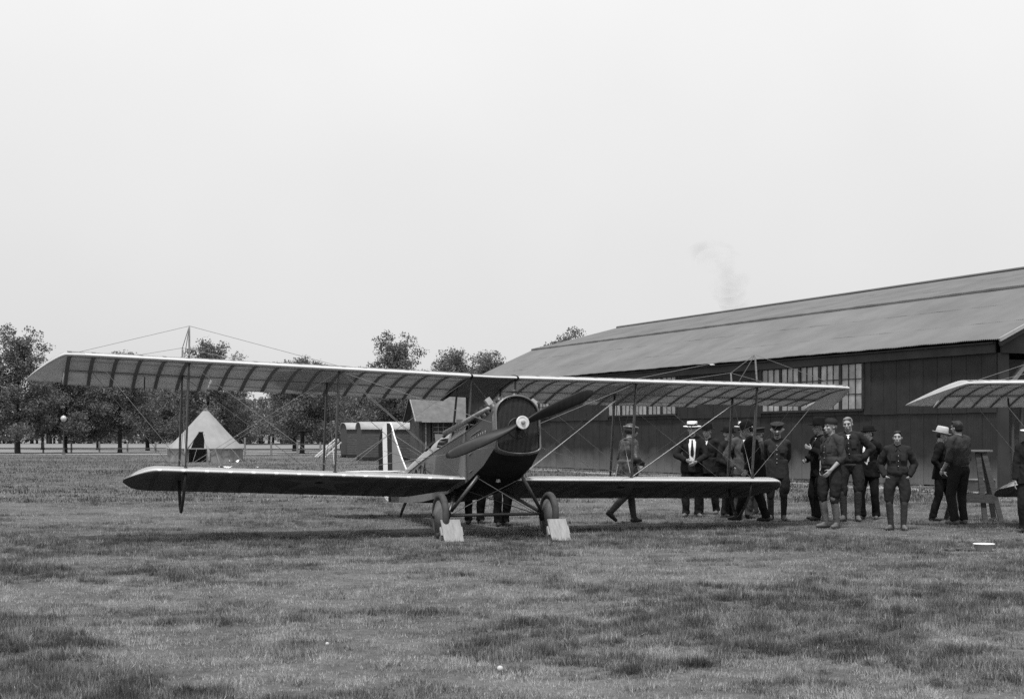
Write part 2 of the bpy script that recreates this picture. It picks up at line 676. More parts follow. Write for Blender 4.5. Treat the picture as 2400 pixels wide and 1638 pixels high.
# the far gable end, near gable header and the inner dark volume
mb = MB()
gable = [(0, 0.03), (0, EAVE - 0.25), (BRK_W, BRK_Z - 0.2), (HW / 2, RDG_Z - 0.2), (HW - BRK_W, BRK_Z - 0.2), (HW, EAVE - 0.25), (HW, 0.03)]
for xx in (HL, HL - 0.06):
    mb.v += [(xx, -w, z) for w, z in gable]
n = len(gable)
mb.f += [tuple(range(n)), tuple(range(n, 2 * n))[::-1]] + [(i, (i + 1) % n, n + (i + 1) % n, n + i) for i in range(n)]
mb.build('end_wall', 'wall_iron', hangar)
mb = MB().box((0.0, -HW, 0.03), (HL - 0.1, -HW + 0.06, EAVE - 0.3))
mb.build('rear_wall', 'wall_iron', hangar)
mb = MB().box((0.02, -HW + .1, 0.002), (HL - 0.12, -0.1, 0.03))
mb.build('floor_slab', 'plank_dark', hangar)
head = [(0.0, 3.83), (0.0, EAVE - 0.12), (BRK_W, BRK_Z - 0.15), (HW / 2, RDG_Z - 0.15), (HW - BRK_W, BRK_Z - 0.15), (HW, EAVE - 0.12), (HW, 3.83)]
mb = MB()
for xx in (-0.16, -0.08):
    mb.v += [(xx, -w - 0.0, z) for w, z in head]
n = len(head)
mb.f += [tuple(range(n)), tuple(range(n, 2 * n))[::-1]] + [(i, (i + 1) % n, n + (i + 1) % n, n + i) for i in range(n)]
mb.build('gable_header', 'fascia', hangar)
# corner post, diagonal brace, door leaves stacked inside the opening
MB().box((-0.10, -0.30, 0.0), (0.0, 0.03, 3.84)).build('corner_post', 'fascia', hangar)
MB().bar((0.02, -0.34, 2.85), (0.02, -1.25, 3.78), 0.14, 0.1).build('brace', 'plank_grey', hangar)
for k in range(6):
    w = 0.75 + k * 1.15
    box_ob('door_leaf', (0.55 + 0.09 * (k % 2), -w - 1.12, 0.05), (0.61 + 0.09 * (k % 2), -w, 3.7), 'plank_dark', hangar)
for k in range(3):
    w = 0.55 + k * 0.32
    MB().bar((0.30 + 0.05 * k, -w, 0.02), (0.42, -w - 0.06, 3.3 - 0.3 * k), 0.07, 0.07).build('pole', 'plank_dark', hangar)
# fascia band under the eave
box_ob('fascia_board', (0.0, 0.075, 3.84), (HL + 0.02, 0.125, EAVE - 0.045), 'fascia', hangar)
box_ob('soffit', (0.0, 0.126, EAVE - 0.10), (HL, 0.20, EAVE - 0.055), 'fascia', hangar)
# windows: five sashes of three by three panes
for (a, b) in WINS:
    wz0, wz1 = 2.36, 3.82
    fr = MB()
    fr.box((a - 0.06, 0.03, wz0 - 0.06), (b + 0.06, 0.10, wz0))
    fr.box((a - 0.06, 0.03, wz1), (b + 0.06, 0.10, wz1 + 0.018))
    fr.box((a - 0.10, 0.03, wz0), (a, 0.10, wz1))
    fr.box((b, 0.03, wz0), (b + 0.10, 0.10, wz1))
    win = fr.build('window', 'muntin', hangar)
    sw = (b - a) / 5
    for i in range(5):
        x0, x1 = a + i * sw + (0.065 if i else 0), a + (i + 1) * sw - (0.065 if i < 4 else 0)
        if i:
            box_ob('mullion', (a + i * sw - 0.066, 0.03, wz0), (a + i * sw + 0.066, 0.092, wz1), 'muntin', win)
        mm = MB()
        for k in (1, 2):
            xx = x0 + (x1 - x0) * k / 3
            mm.box((xx - 0.016, 0.042, wz0 + .002), (xx + 0.016, 0.075, wz1 - .002))
            zz = wz0 + (wz1 - wz0) * k / 3
            mm.box((x0, 0.044, zz - 0.012), (x1, 0.073, zz + 0.012))
        mm.build('glazing_bars', 'muntin', win)
        for r_ in range(3):
            for c_ in range(3):
                px0 = x0 + (x1 - x0) * c_ / 3 + 0.014
                px1 = x0 + (x1 - x0) * (c_ + 1) / 3 - 0.014
                pz0 = wz0 + (wz1 - wz0) * r_ / 3 + 0.010
                pz1 = wz0 + (wz1 - wz0) * (r_ + 1) / 3 - 0.010
                t = random.uniform(-0.006, 0.006)
                q = MB().add([(px0, 0.055, pz0), (px1, 0.055 + t, pz0), (px1, 0.055 + t, pz1), (px0, 0.055, pz1),
                              (px0, 0.050, pz0), (px1, 0.050 + t, pz0), (px1, 0.050 + t, pz1), (px0, 0.050, pz1)],
                             [(0, 1, 2, 3), (7, 6, 5, 4), (0, 4, 5, 1), (1, 5, 6, 2), (2, 6, 7, 3), (3, 7, 4, 0)])
                q.build('pane', 'pane_%d' % random.choice((0, 1, 1, 2, 2, 3)), win)


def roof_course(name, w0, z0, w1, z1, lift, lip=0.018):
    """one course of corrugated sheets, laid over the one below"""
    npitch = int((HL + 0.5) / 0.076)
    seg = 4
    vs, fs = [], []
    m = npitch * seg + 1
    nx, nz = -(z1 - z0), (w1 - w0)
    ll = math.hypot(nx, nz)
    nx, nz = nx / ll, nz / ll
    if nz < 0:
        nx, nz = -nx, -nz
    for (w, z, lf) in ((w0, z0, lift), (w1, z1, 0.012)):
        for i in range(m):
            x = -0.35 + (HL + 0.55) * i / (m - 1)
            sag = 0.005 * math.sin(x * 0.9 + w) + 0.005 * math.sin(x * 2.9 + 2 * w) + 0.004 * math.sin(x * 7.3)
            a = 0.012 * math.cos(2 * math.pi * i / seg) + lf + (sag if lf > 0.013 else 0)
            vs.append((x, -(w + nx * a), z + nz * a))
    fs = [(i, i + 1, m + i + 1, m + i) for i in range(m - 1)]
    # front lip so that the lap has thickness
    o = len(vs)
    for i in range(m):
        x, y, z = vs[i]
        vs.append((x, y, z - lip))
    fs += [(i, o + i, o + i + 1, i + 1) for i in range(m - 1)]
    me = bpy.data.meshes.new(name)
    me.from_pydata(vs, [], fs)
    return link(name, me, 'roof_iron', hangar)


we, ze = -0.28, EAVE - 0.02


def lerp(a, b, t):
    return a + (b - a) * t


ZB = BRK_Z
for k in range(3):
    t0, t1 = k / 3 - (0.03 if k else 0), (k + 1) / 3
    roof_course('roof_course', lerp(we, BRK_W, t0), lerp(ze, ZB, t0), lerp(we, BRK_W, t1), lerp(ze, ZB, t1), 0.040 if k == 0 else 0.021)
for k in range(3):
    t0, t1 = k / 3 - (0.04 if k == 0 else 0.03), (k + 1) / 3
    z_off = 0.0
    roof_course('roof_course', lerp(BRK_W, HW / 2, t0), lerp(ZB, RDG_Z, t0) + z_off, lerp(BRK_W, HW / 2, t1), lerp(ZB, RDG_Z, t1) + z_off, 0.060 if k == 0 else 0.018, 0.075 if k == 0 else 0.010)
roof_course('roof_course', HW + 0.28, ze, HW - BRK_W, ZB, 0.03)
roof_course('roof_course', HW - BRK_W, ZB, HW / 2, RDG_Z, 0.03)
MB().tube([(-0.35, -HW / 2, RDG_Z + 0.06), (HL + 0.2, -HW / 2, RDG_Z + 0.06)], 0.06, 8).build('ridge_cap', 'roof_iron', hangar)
mb = MB()
mb.bar((-0.37, 0.30, EAVE - 0.03), (-0.37, -BRK_W, BRK_Z), 0.05, 0.10)
mb.bar((-0.37, -BRK_W, BRK_Z + 0.02), (-0.37, -HW / 2, RDG_Z + 0.02), 0.05, 0.10)
mb.build('barge_board', 'tin_light', hangar)
mb = MB()
mb.bar((-0.33, 0.26, EAVE - 0.15), (-0.33, -BRK_W, BRK_Z - 0.12), 0.05, 0.10)
mb.bar((-0.33, -BRK_W, BRK_Z - 0.10), (-0.33, -HW / 2, RDG_Z - 0.10), 0.05, 0.10)
mb.build('barge_board', 'fascia', hangar)
# purlin line of the seam where the slope changes
MB().tube([(-0.34, -BRK_W + 0.13, BRK_Z - 0.045), (HL + 0.19, -BRK_W + 0.13, BRK_Z - 0.045)], 0.016, 6).build('seam', 'black', hangar)


# ------------------------------------------------------------------ trees
def limb_points(a, b, bend, n=6):
    a, b = Vector(a), Vector(b)
    pts = []
    for i in range(n + 1):
        t = i / n
        p = a.lerp(b, t)
        p += Vector(bend) * math.sin(math.pi * t)
        pts.append(p)
    return pts


def tree_meshes(seed, h, r, base=2.3, nleaf=9000, leaf=0.15, spire=0.0):
    rg = random.Random(seed)
    nr = np.random.default_rng(seed)
    tr = MB()
    lean = Vector((rg.uniform(-.25, .25), rg.uniform(-.2, .2), 0))
    top = Vector((0, 0, h * 0.86)) + lean * 1.5
    pts = [Vector((0, 0, -0.1)), Vector((0, 0, 0.15)), lean * 0.2 + Vector((0, 0, base * 0.5)), lean * 0.5 + Vector((0, 0, base)),
           lean + Vector((0, 0, h * 0.5)), top]
    tr.tube(pts, [0.30, 0.22, 0.17, 0.155, 0.10, 0.02], 8)
    clumps = []
    nb = 34
    for i in range(nb):
        t = (i + rg.random()) / nb
        z0 = base * 0.80 + (h * 0.80 - base) * t
        a0 = lean * t + Vector((0, 0, z0))
        an = i * 2.4 + rg.uniform(-.4, .4)
        wide = r * (1.0 - 0.25 * t) * math.sqrt(max(0.04, 1 - (max(0, t - 0.35) / 0.68) ** 2)) * rg.uniform(0.7, 1.15)
        rise = rg.uniform(0.0, 0.6) + t * h * 0.17 + spire * t
        b0 = a0 + Vector((math.cos(an) * wide, math.sin(an) * wide, rise - 0.3 * (1 - t)))
        tr.tube(limb_points(a0, b0, (0, 0, 0.15), 4), [0.065 * (1 - t * .5), 0.05, 0.04, 0.025, 0.01], 5, cap=False)
        for k in range(7):
            q = a0.lerp(b0, rg.uniform(0.35, 1.05))
            s = rg.uniform(0.45, 0.95) * (1 - 0.35 * t) * r / 3.2
            clumps.append((q + Vector((rg.uniform(-.5, .5), rg.uniform(-.5, .5), rg.uniform(-.25, .35))), s))
    zs_ = np.array([1.0] * len(clumps))
    zs_ = list(zs_ * 0.8)
    for k in range(46 + int(spire * 14)):
        t = rg.random() ** 0.55
        an = rg.random() * 6.28
        rr = r * 0.80 * math.sqrt(max(0.0, 1 - t ** 1.7)) * math.sqrt(rg.random())
        q = lean * 1.2 + Vector((math.cos(an) * rr, math.sin(an) * rr, base + (h * 0.90 - base) * (0.45 + 0.55 * t) + rg.uniform(-.2, .5)))
        clumps.append((q, rg.uniform(0.20, 0.42)))
        zs_.append(rg.uniform(1.8, 3.2))
        tr.tube([q - Vector((0, 0, 1.4)), q + Vector((0, 0, 0.5))], [0.02, 0.006], 4, cap=False)
    zs_ = np.array(zs_)
    cs = np.array([tuple(c[0]) for c in clumps])
    ss = np.array([c[1] for c in clumps])
    wgt = ss ** 2 * zs_ ** 0.7
    idx = nr.choice(len(cs), nleaf, p=wgt / wgt.sum())
    d = nr.normal(size=(nleaf, 3))
    d /= np.linalg.norm(d, axis=1)[:, None]
    rad = nr.random(nleaf) ** 0.45
    P = cs[idx] + d * (ss[idx] * rad)[:, None] * np.stack([np.full(nleaf, 1.1), np.full(nleaf, 1.1), zs_[idx]], 1)
    # quads with random tilt
    u = nr.normal(size=(nleaf, 3))
    u /= np.linalg.norm(u, axis=1)[:, None]
    w = np.cross(u, nr.normal(size=(nleaf, 3)))
    w /= np.linalg.norm(w, axis=1)[:, None]
    sz = leaf * nr.uniform(0.6, 1.5, nleaf)[:, None]
    u *= sz
    w *= sz * 0.62
    V = np.stack([P - u, P - w * 1.0, P + u, P + w], 1).reshape(-1, 3)
    lm = bpy.data.meshes.new('crown')
    lm.vertices.add(len(V))
    lm.vertices.foreach_set('co', V.ravel())
    lm.loops.add(len(V))
    lm.loops.foreach_set('vertex_index', np.arange(len(V), dtype=np.int32))
    lm.polygons.add(nleaf)
    lm.polygons.foreach_set('loop_start', np.arange(0, len(V), 4, dtype=np.int32))
    lm.update(calc_edges=True)
    lm.materials.append(MATS['leaf'])
    tm = tr.mesh('trunk', True)
    tm.materials.append(MATS['bark'])
    return tm, lm


TV = [tree_meshes(3, 10.0, 3.6, 2.4, 21000, 0.088, 1.0), tree_meshes(5, 8.6, 3.9, 2.2, 21000, 0.088), tree_meshes(9, 9.2, 3.5, 2.3, 20000, 0.088, 0.5),
      tree_meshes(14, 10.2, 3.7, 2.3, 21000, 0.088, 0.7), tree_meshes(23, 8.0, 4.0, 2.1, 21000, 0.088)]
VH = [10.0, 8.6, 9.2, 10.2, 8.0]
# pixel column in the photo (for the bearing), distance, height, mesh, label
trees = [
    (42, 118, 10.6, 0, 'tall leafy tree at the left edge above the wing tip', ),
    (153, 123, 8.5, 1, 'dark broad tree just behind the white globe lamp'),
    (281, 124, 9.3, 2, 'dark tree whose topmost sprig shows above the wing left of the king post'),
    (346, 142, 8.4, 4, 'smaller dark tree between the lamp and the conical tent'),
    (420, 138, 8.2, 1, 'dark tree standing directly behind the left edge of the tent'),
    (492, 131, 11.0, 3, 'tree behind the conical tent with crown rising above the wing'),
    (708, 118, 8.4, 4, 'dark spreading tree right of the tent beside the rail fence'),
    (690, 137, 9.3, 2, 'tree with pointed crown just above the wing behind the fence tree'),
    (800, 145, 7.4, 1, 'low tree behind the left barrel roofed shed'),
    (880, 138, 8.2, 4, 'tree behind the right barrel roofed shed'),
    (925, 131, 11.0, 0, 'tall bushy tree above the wing left of the fuselage'),
    (990, 150, 8.0, 1, 'tree behind the small gabled hut'),
    (1066, 141, 10.8, 3, 'rounded tree above the wing left of the hangar gable'),
    (1148, 152, 11.0, 2, 'tree touching the far gable of the hangar roof'),
    (1334, 112, 9.9, 0, 'single treetop poking up behind the hangar roof ridge'),
    (-60, 122, 9.0, 1, 'dark tree cut by the left edge of the picture'),
    (230, 150, 8.2, 4, 'tree in the second row right of the lamp'),
    (100, 152, 8.0, 2, 'tree in the second row left of the lamp'),
    (540, 158, 7.2, 4, 'low tree in the second row right of the tent top'),
    (1010, 134, 7.8, 4, 'dark tree beside the chimney side of the hut'),
]
for i, (px, Y, h, v, lab) in enumerate(trees):
    t = empty('tree', ((px - 1200) / 3328.8 * Y, Y, 0), random.uniform(0, 6.28))
    tag(t, lab, 'tree', 'trees of the park')
    k = h / VH[v] / 1.07
    for nm, me in (('trunk', TV[v][0]), ('crown', TV[v][1])):
        o = link(nm, me, None, t)
        o.scale = (max(0.85, min(1.1, k)), max(0.85, min(1.1, k)), k)

# far wood along the river: one mass
fw = []
nr = np.random.default_rng(5)
nl = 42000
X = nr.uniform(-130, 40, nl)
hgt = 6.5 + 4.0 * fbm(X, X * 0, 0.09, 3)
gap = fbm(X, X * 0, 0.12, 8)
Z = 1.8 + (hgt - 1.8) * nr.random(nl) ** 0.8
Z = np.where((nr.random(nl) < 0.35) & (gap > 0.42), nr.uniform(0.1, 3.0, nl), Z)
Yf = 262 + nr.uniform(-7, 7, nl)
P = np.stack([X, Yf, Z], 1)
u = nr.normal(size=(nl, 3))
u /= np.linalg.norm(u, axis=1)[:, None]
w = np.cross(u, nr.normal(size=(nl, 3)))
w /= np.linalg.norm(w, axis=1)[:, None]
sz = nr.uniform(0.2, 0.5, nl)[:, None]
V = np.stack([P - u * sz, P - w * sz * .7, P + u * sz, P + w * sz * .7], 1).reshape(-1, 3)
lm = bpy.data.meshes.new('far_wood')
lm.vertices.add(len(V))
lm.vertices.foreach_set('co', V.ravel())
lm.loops.add(len(V))
lm.loops.foreach_set('vertex_index', np.arange(len(V), dtype=np.int32))
lm.polygons.add(nl)
lm.polygons.foreach_set('loop_start', np.arange(0, len(V), 4, dtype=np.int32))
lm.update(calc_edges=True)
tag(link('far_wood', lm, 'leaf_far'), 'hazy line of far woods beyond the meadow', 'woods', kind='stuff')
mb = MB()
for k in range(110):
    x = random.uniform(-130, 40)
    y = 262 + random.uniform(-7, 7)
    mb.tube([(x, y, -0.1), (x + random.uniform(-.4, .4), y, 5)], [0.25, 0.15], 5)
tag(mb.build('far_trunks', 'bark'), 'trunks in the far line of woods', 'woods', kind='stuff')


# ------------------------------------------------------------------ conical tent
def px(u, Y):
    return (u - 1200) / 3328.8 * Y


TY = 82.0
tent = empty('tent', (px(482, TY), TY, 0))
tag(tent, 'pale conical canvas tent with dark open doorway under the left wing', 'tent')
TRr, TWH, TAP = 2.16, 0.78, 2.92
nseg = 36
DA = R(-90)
half = R(11.5)


def tent_rad(a, z):
    """slight scallop between guy points and sagging canvas"""
    sc = 1 - 0.018 * (1 - abs(math.cos(a * 9)))
    if z <= TWH:
        return TRr * sc * (1.0 - 0.02 * math.sin(math.pi * z / TWH))
    t = (z - TWH) / (TAP - TWH)
    return lerp(TRr * 1.02 * sc, 0.16, t) * (1 - 0.05 * math.sin(math.pi * t))


mb_roof, mb_wall = MB(), MB()
zs_w = [0.0, 0.26, 0.52, TWH - 0.012]
zs_r = [TWH, 1.1, 1.45, 1.75, 2.1, 2.5, TAP]


def tent_surface(mb, zs, door_top=1.72):
    N = 108
    o = len(mb.v)
    for z in zs:
        for k in range(N):
            a = 2 * math.pi * k / N
            r_ = tent_rad(a, z)
            if z < TWH:
                r_ *= 1 + 0.012 * math.sin(a * 31 + z * 5) + 0.01 * math.sin(a * 17)
            mb.v.append((r_ * math.cos(a), r_ * math.sin(a), z))
    for i in range(len(zs) - 1):
        zm = (zs[i] + zs[i + 1]) / 2
        for k in range(N):
            am = 2 * math.pi * (k + 0.5) / N
            da = abs((am - DA + math.pi) % (2 * math.pi) - math.pi)
            hw = half * (1.35 - 0.85 * zm / door_top) * (TRr / tent_rad(am, zm)) ** 0.5
            if zm < door_top and da < hw:
                continue
            mb.f.append((o + i * N + k, o + i * N + (k + 1) % N, o + (i + 1) * N + (k + 1) % N, o + (i + 1) * N + k))


tent_surface(mb_wall, zs_w)
tent_surface(mb_roof, [TWH, 1.0, 1.2, 1.4, 1.56, 1.72, 2.0, 2.3, 2.6, TAP])
mb_wall.build('tent_wall', 'canvas_wall', tent, True)
mb_roof.build('tent_roof', 'canvas', tent, True)
MB().lathe([(TRr * 1.025, TWH - 0.05), (TRr * 1.035, TWH - 0.01), (TRr * 1.02, TWH + 0.012)], 72).build('eave_band', 'canvas_wall', tent, True)
# drawn-back door flaps
for s in (-1, 1):
    mb = MB()
    for (da, z, out) in ((0.085, 1.70, 0.0), (0.19, 1.15, 0.10), (0.25, 0.78, 0.12), (0.27, 0.1, 0.06), (0.125, 1.66, 0.05), (0.25, 1.1, 0.08), (0.32, 0.7, 0.08), (0.32, 0.08, 0.06)):
        a = DA + s * da
        r_ = tent_rad(a, max(z, 0.1)) + out
        mb.v.append((r_ * math.cos(a), r_ * math.sin(a), z))
    mb.f += [(0, 1, 5, 4), (1, 2, 6, 5), (2, 3, 7, 6)]
    mb.build('door_flap', 'canvas', tent, True)
MB().tube([(0, 0, 0), (0, 0, 3.10)], 0.045, 8).build('pole', 'plank_grey', tent)
mb = MB()
for k in range(6):
    a = k * math.pi / 3 + .3
    mb.tube([(0.15 * math.cos(a), 0.15 * math.sin(a), TAP - 0.01), (0.02 * math.cos(a), 0.02 * math.sin(a), 3.09)], 0.013, 4)
mb.build('peak_cords', 'canvas', tent)
for k in range(14):
    a = 2 * math.pi * k / 14 + 0.22
    c, s = math.cos(a), math.sin(a)
    MB().tube([(TRr * 1.03 * c, TRr * 1.03 * s, TWH), (3.25 * c, 3.25 * s, 0.03)], 0.008, 4).build('guy_rope', 'canvas', tent)

# ------------------------------------------------------------------ two barrel roofed sheds, gabled hut
def barrel_shed(name, label, origin, rz, length, width, wall, rise, sign=False):
    t = empty(name, origin, rz)
    tag(t, label, 'shed')
    # x along length, y across; floor raised on skids
    fl = 0.22
    box_ob('floor', (0.03, -width / 2 + .03, fl - .1), (length - .03, width / 2 - .03, fl), 'plank_dark', t)
    for yy in (-width / 2 + 0.15, width / 2 - 0.15):
        box_ob('skid', (-0.05, yy - .07, 0.0), (length + .05, yy + .07, fl - 0.101), 'plank_dark', t)
    nb = 11
    bh = (wall - fl) / nb
    for s in (-1, 1):
        for k in range(nb):
            y = s * width / 2
            box_ob('board', (0, min(y, y - s * 0.03) + random.uniform(-.004, .004), fl + k * bh + 0.006), (length, max(y, y - s * 0.03), fl + (k + 1) * bh - 0.006), 'siding', t)
    # arched ends
    for xx, nm in ((0.0, 'end_panel'), (length - 0.03, 'end_panel')):
        mb = MB()
        n = 14
        ring = [(-width / 2 + .031, fl)] + [(-math.cos(math.pi * k / n) * (width / 2 - .031), wall + math.sin(math.pi * k / n) * (rise - .02)) for k in range(n + 1)] + [(width / 2 - .031, fl)]
        for x2 in (xx, xx + 0.03):
            mb.v += [(x2, y, z) for y, z in ring]
        m_ = len(ring)
        mb.f += [tuple(range(m_)), tuple(range(m_, 2 * m_))[::-1]] + [(i, (i + 1) % m_, m_ + (i + 1) % m_, m_ + i) for i in range(m_)]
        mb.build(nm, 'plank_dark', t)
    mb = MB()
    n = 18
    for x2 in (-0.08, length + 0.08):
        for rr in (0.0, 0.035):
            mb.v += [(x2, -math.cos(math.pi * k / n) * (width / 2 + 0.06 + rr), wall - .03 + math.sin(math.pi * k / n) * (rise + .03 + rr)) for k in range(n + 1)]
    q = n + 1
    for k in range(n):
        mb.f += [(q + k, q + k + 1, 3 * q + k + 1, 3 * q + k), (k, k + 1, 2 * q + k + 1, 2 * q + k), (k, k + 1, q + k + 1, q + k), (2 * q + k, 2 * q + k + 1, 3 * q + k + 1, 3 * q + k)]
    mb.build('roof', 'tin_light', t, True)
    if sign:
        box_ob('notice', (length * .60, -width / 2 - 0.055, 0.42), (length * .93, -width / 2 - 0.03, 1.12), 'trim', t)
    return t


sy = 97.0
barrel_shed('shed', 'left barrel roofed portable shed with pale notice on its side', (px(806, sy), sy, 0), R(20), 1.9 * 1.0, 2.0, 1.95, 0.40, True)
sy2 = 85.0
barrel_shed('shed', 'right barrel roofed portable shed behind the rudder', (px(842, sy2), sy2, 0), R(15), 4.2, 2.0, 1.90, 0.40)
# planks and rolled canvas leaning on the left shed
for k, (x0, x1, dy, m_, w) in enumerate([(-1.75, -0.35, 0, 'plank', .22), (-1.55, -0.2, -.25, 'plank', .16), (-1.3, -0.15, -.5, 'plank_grey', .25), (-1.0, 0.0, -.6, 'plank', .14), (-1.45, -.3, .3, 'plank_grey', .2)]):
    bx = px(800, 96.0)
    o = MB().bar((bx + x0, 95.6 + dy * 0.6, 0.05), (bx + x1, 96.2 + dy * 0.6, 1.35 - 0.1 * k), w, 0.05).build('plank', m_)
    tag(o, ['longest pale plank leaning on the left shed', 'second pale plank leaning on the left shed', 'wide grey plank leaning on the left shed',
            'short pale plank leaning steeply on the left shed', 'grey plank at the back of the leaning pile'][k], 'plank', 'planks leaning on the shed')

HY = 80.0
hut = empty('hut', (px(985, HY), HY, 0), R(15))
tag(hut, 'small gabled wooden hut with sash window behind the fuselage', 'hut')
HLn, HDp, HE, HR = 3.3, 2.9, 2.42, 3.72
nb = 22
for k in range(nb):
    x0 = HLn * k / nb
    if 0.62 < x0 + .07 < 1.72:
        box_ob('board', (x0 + .004, 0, 0.1), (x0 + HLn / nb - .004, 0.04, 1.15), 'siding', hut)
        box_ob('board', (x0 + .004, 0, 2.32), (x0 + HLn / nb - .004, 0.04, HE), 'siding', hut)
    else:
        box_ob('board', (x0 + .004, 0.0 + (k % 2) * .006, 0.1), (x0 + HLn / nb - .004, 0.04, HE), 'siding', hut)
for k in range(18):
    y0 = 0.05 + (HDp - .05) * k / 18
    ym = y0 + HDp / 36
    zt = HE + (HR - HE) * (1 - abs(ym - HDp / 2) / (HDp / 2)) - .05
    box_ob('board', (-0.04, y0 + .004, 0.1), (0.0, y0 + (HDp - .05) / 18 - .004, zt), 'siding', hut)
box_ob('back_wall', (0, HDp - .04, 0.1), (HLn, HDp, HE), 'siding', hut)
box_ob('end_wall', (HLn, 0, 0.1), (HLn + .04, HDp, HE), 'siding', hut)
box_ob('sill_beam', (-.06, -.02, 0), (HLn + .06, HDp, 0.098), 'plank_dark', hut)
box_ob('corner_board', (-0.07, -0.035, 0.1), (0.10, -0.003, HE), 'siding', hut)
box_ob('downpipe', (0.28, -0.07, 0.1), (0.34, -0.01, HE), 'trim', hut)
box_ob('inner_wall', (.3, .5, .1), (HLn - .1, .54, 2.4), 'black', hut)
for s in (0, 1):
    mb = MB()
    y_e = -0.42 if s == 0 else HDp + 0.42
    z_e = HE - 0.10
    for x in (-0.34, HLn + .3):
        mb.v += [(x, y_e, z_e), (x, HDp / 2, HR + 0.06), (x, HDp / 2, HR + 0.0), (x, y_e, z_e - .05)]
    mb.f += [(0, 1, 5, 4), (3, 7, 6, 2), (0, 4, 7, 3), (0, 3, 2, 1), (4, 5, 6, 7), (1, 2, 6, 5)]
    rf = mb.build('roof', 'shingle', hut)
MB().bar((-0.36, -0.44, HE - .14), (-0.36, HDp / 2, HR + 0.02), 0.03, 0.12).build('barge_board', 'trim', hut)
MB().bar((-0.36, HDp + .44, HE - .14), (-0.36, HDp / 2, HR + 0.02), 0.03, 0.12).build('barge_board', 'siding', hut)
box_ob('gutter', (0.0, -0.47, HE - .17), (HLn + .2, -0.425, HE - .11), 'trim', hut)
win = box_ob('window', (0.72, 0.005, 1.16), (1.62, 0.045, 2.31), 'glass_dark', hut)
mb = MB()
for x in (0.66, 1.60):
    mb.box((x, -0.03, 1.10), (x + 0.09, 0.003, 2.33))
mb.box((0.75, -0.03, 2.25), (1.60, 0.003, 2.33)).box((0.75, -0.05, 1.10), (1.60, 0.003, 1.18))
mb.build('window_frame', 'siding', win)
mb = MB()
for x in (1.03, 1.32):
    mb.box((x - .018, -0.02, 1.18), (x + .018, 0.002, 2.25))
for z in (1.44, 1.98):
    mb.box((0.75, -0.022, z - .016), (1.60, 0.0, z + .016))
mb.box((0.75, -0.025, 1.69), (1.60, 0.0, 1.75))
mb.build('glazing_bars', 'trim', win)

# ------------------------------------------------------------------ lamp, fence
lamp = empty('park_lamp', (px(149, 114), 114, 0))
tag(lamp, 'park lamp post with white glass globe before the dark trees', 'lamp')
MB().lathe([(0.16, 0), (0.16, 0.12), (0.09, 0.2), (0.055, 0.5), (0.045, 2.45), (0.09, 2.5), (0.09, 2.62), (0.0, 2.63)], 12).build('post', 'lamp_iron', lamp, True)
MB().ell((0, 0, 2.86), (0.235, 0.235, 0.245), 18, 12).build('globe', 'opal', lamp, True)
MB().lathe([(0.07, 3.09), (0.05, 3.13), (0.0, 3.2)], 10).build('finial', 'lamp_iron', lamp, True)

fence = empty('rail_fence', (px(574, 111), 111, 0))
tag(fence, 'low post and rail fence between the tent and the leaning planks', 'fence')
for k in range(4):
    x = k * 2.05 if k < 3 else 5.9
    box_ob('post', (x - .07, -.07, 0), (x + .07, .07, 1.35 if k == 0 else 1.0), 'plank_grey', fence)
for z in (0.42, 0.82):
    MB().bar((-0.1, 0.11, z), (8.2, 0.11, z + 0.02), 0.07, 0.10).build('rail', 'plank_dark', fence)
fence2 = empty('rail_fence', (px(-30, 121.5), 121.5, 0))
tag(fence2, 'low post and rail fence among the trees left of the tent', 'fence')
for k in range(8):
    box_ob('post', (k * 2.4 - .06, -.06, 0), (k * 2.4 + .06, .06, 1.0), 'plank_grey', fence2)
MB().bar((-0.3, -0.10, 0.40), (17.3, -0.10, 0.40), 0.06, 0.10).build('rail', 'plank_dark', fence2)


# ------------------------------------------------------------------ biplane
# local axes: x forward, y to port, z up; origin on the leading edge of the upper wing
CH = 1.511
DIH = 0.0121
INC = math.sin(R(2.0))
GAP, STAG = 1.4912, 0.3786
Y1, Y2, YC = 2.35, 4.48, 0.362
TF, TRR = 0.075, 0.632
AIL0, AIL1, AILT = 4.05, 6.14, 0.70


def foil(t):
    t = min(max(t, 0.0), 1.0)
    m, p, th = 0.062, 0.38, 0.072
    yc = m / p ** 2 * (2 * p * t - t * t) if t < p else m / (1 - p) ** 2 * (1 - 2 * p + 2 * p * t - t * t)
    yt = 5 * th * (0.2969 * math.sqrt(t) - 0.126 * t - 0.3516 * t * t + 0.2843 * t ** 3 - 0.1036 * t ** 4)
    return yc + yt, yc - yt


def plan(which, y):
    """aft distances of leading and trailing edge at span y"""
    y = abs(y)
    if which == 'u':
        if y < YC:
            return 0.0, 1.24
        a0, a1 = 0.0, CH
        if y > 6.12:
            u_ = (y - 6.12) / 0.50
            a0 = 1.36 * max(0.0, u_) ** 1.32 + 0.02 * u_
            a1 = CH - 0.05 * u_ ** 4
        return a0, a1
    a0, a1 = 0.0, CH
    if y > 4.86:
        u_ = (y - 4.86) / 0.42
        a0 = 0.72 * u_ ** 1.7
        a1 = CH - 0.62 * u_ ** 2.6
    if y < 1.0:
        a1 = CH - 0.55 * (1 - math.cos(math.pi * min(1, (1.0 - y) / 0.62))) / 2
    return a0, a1


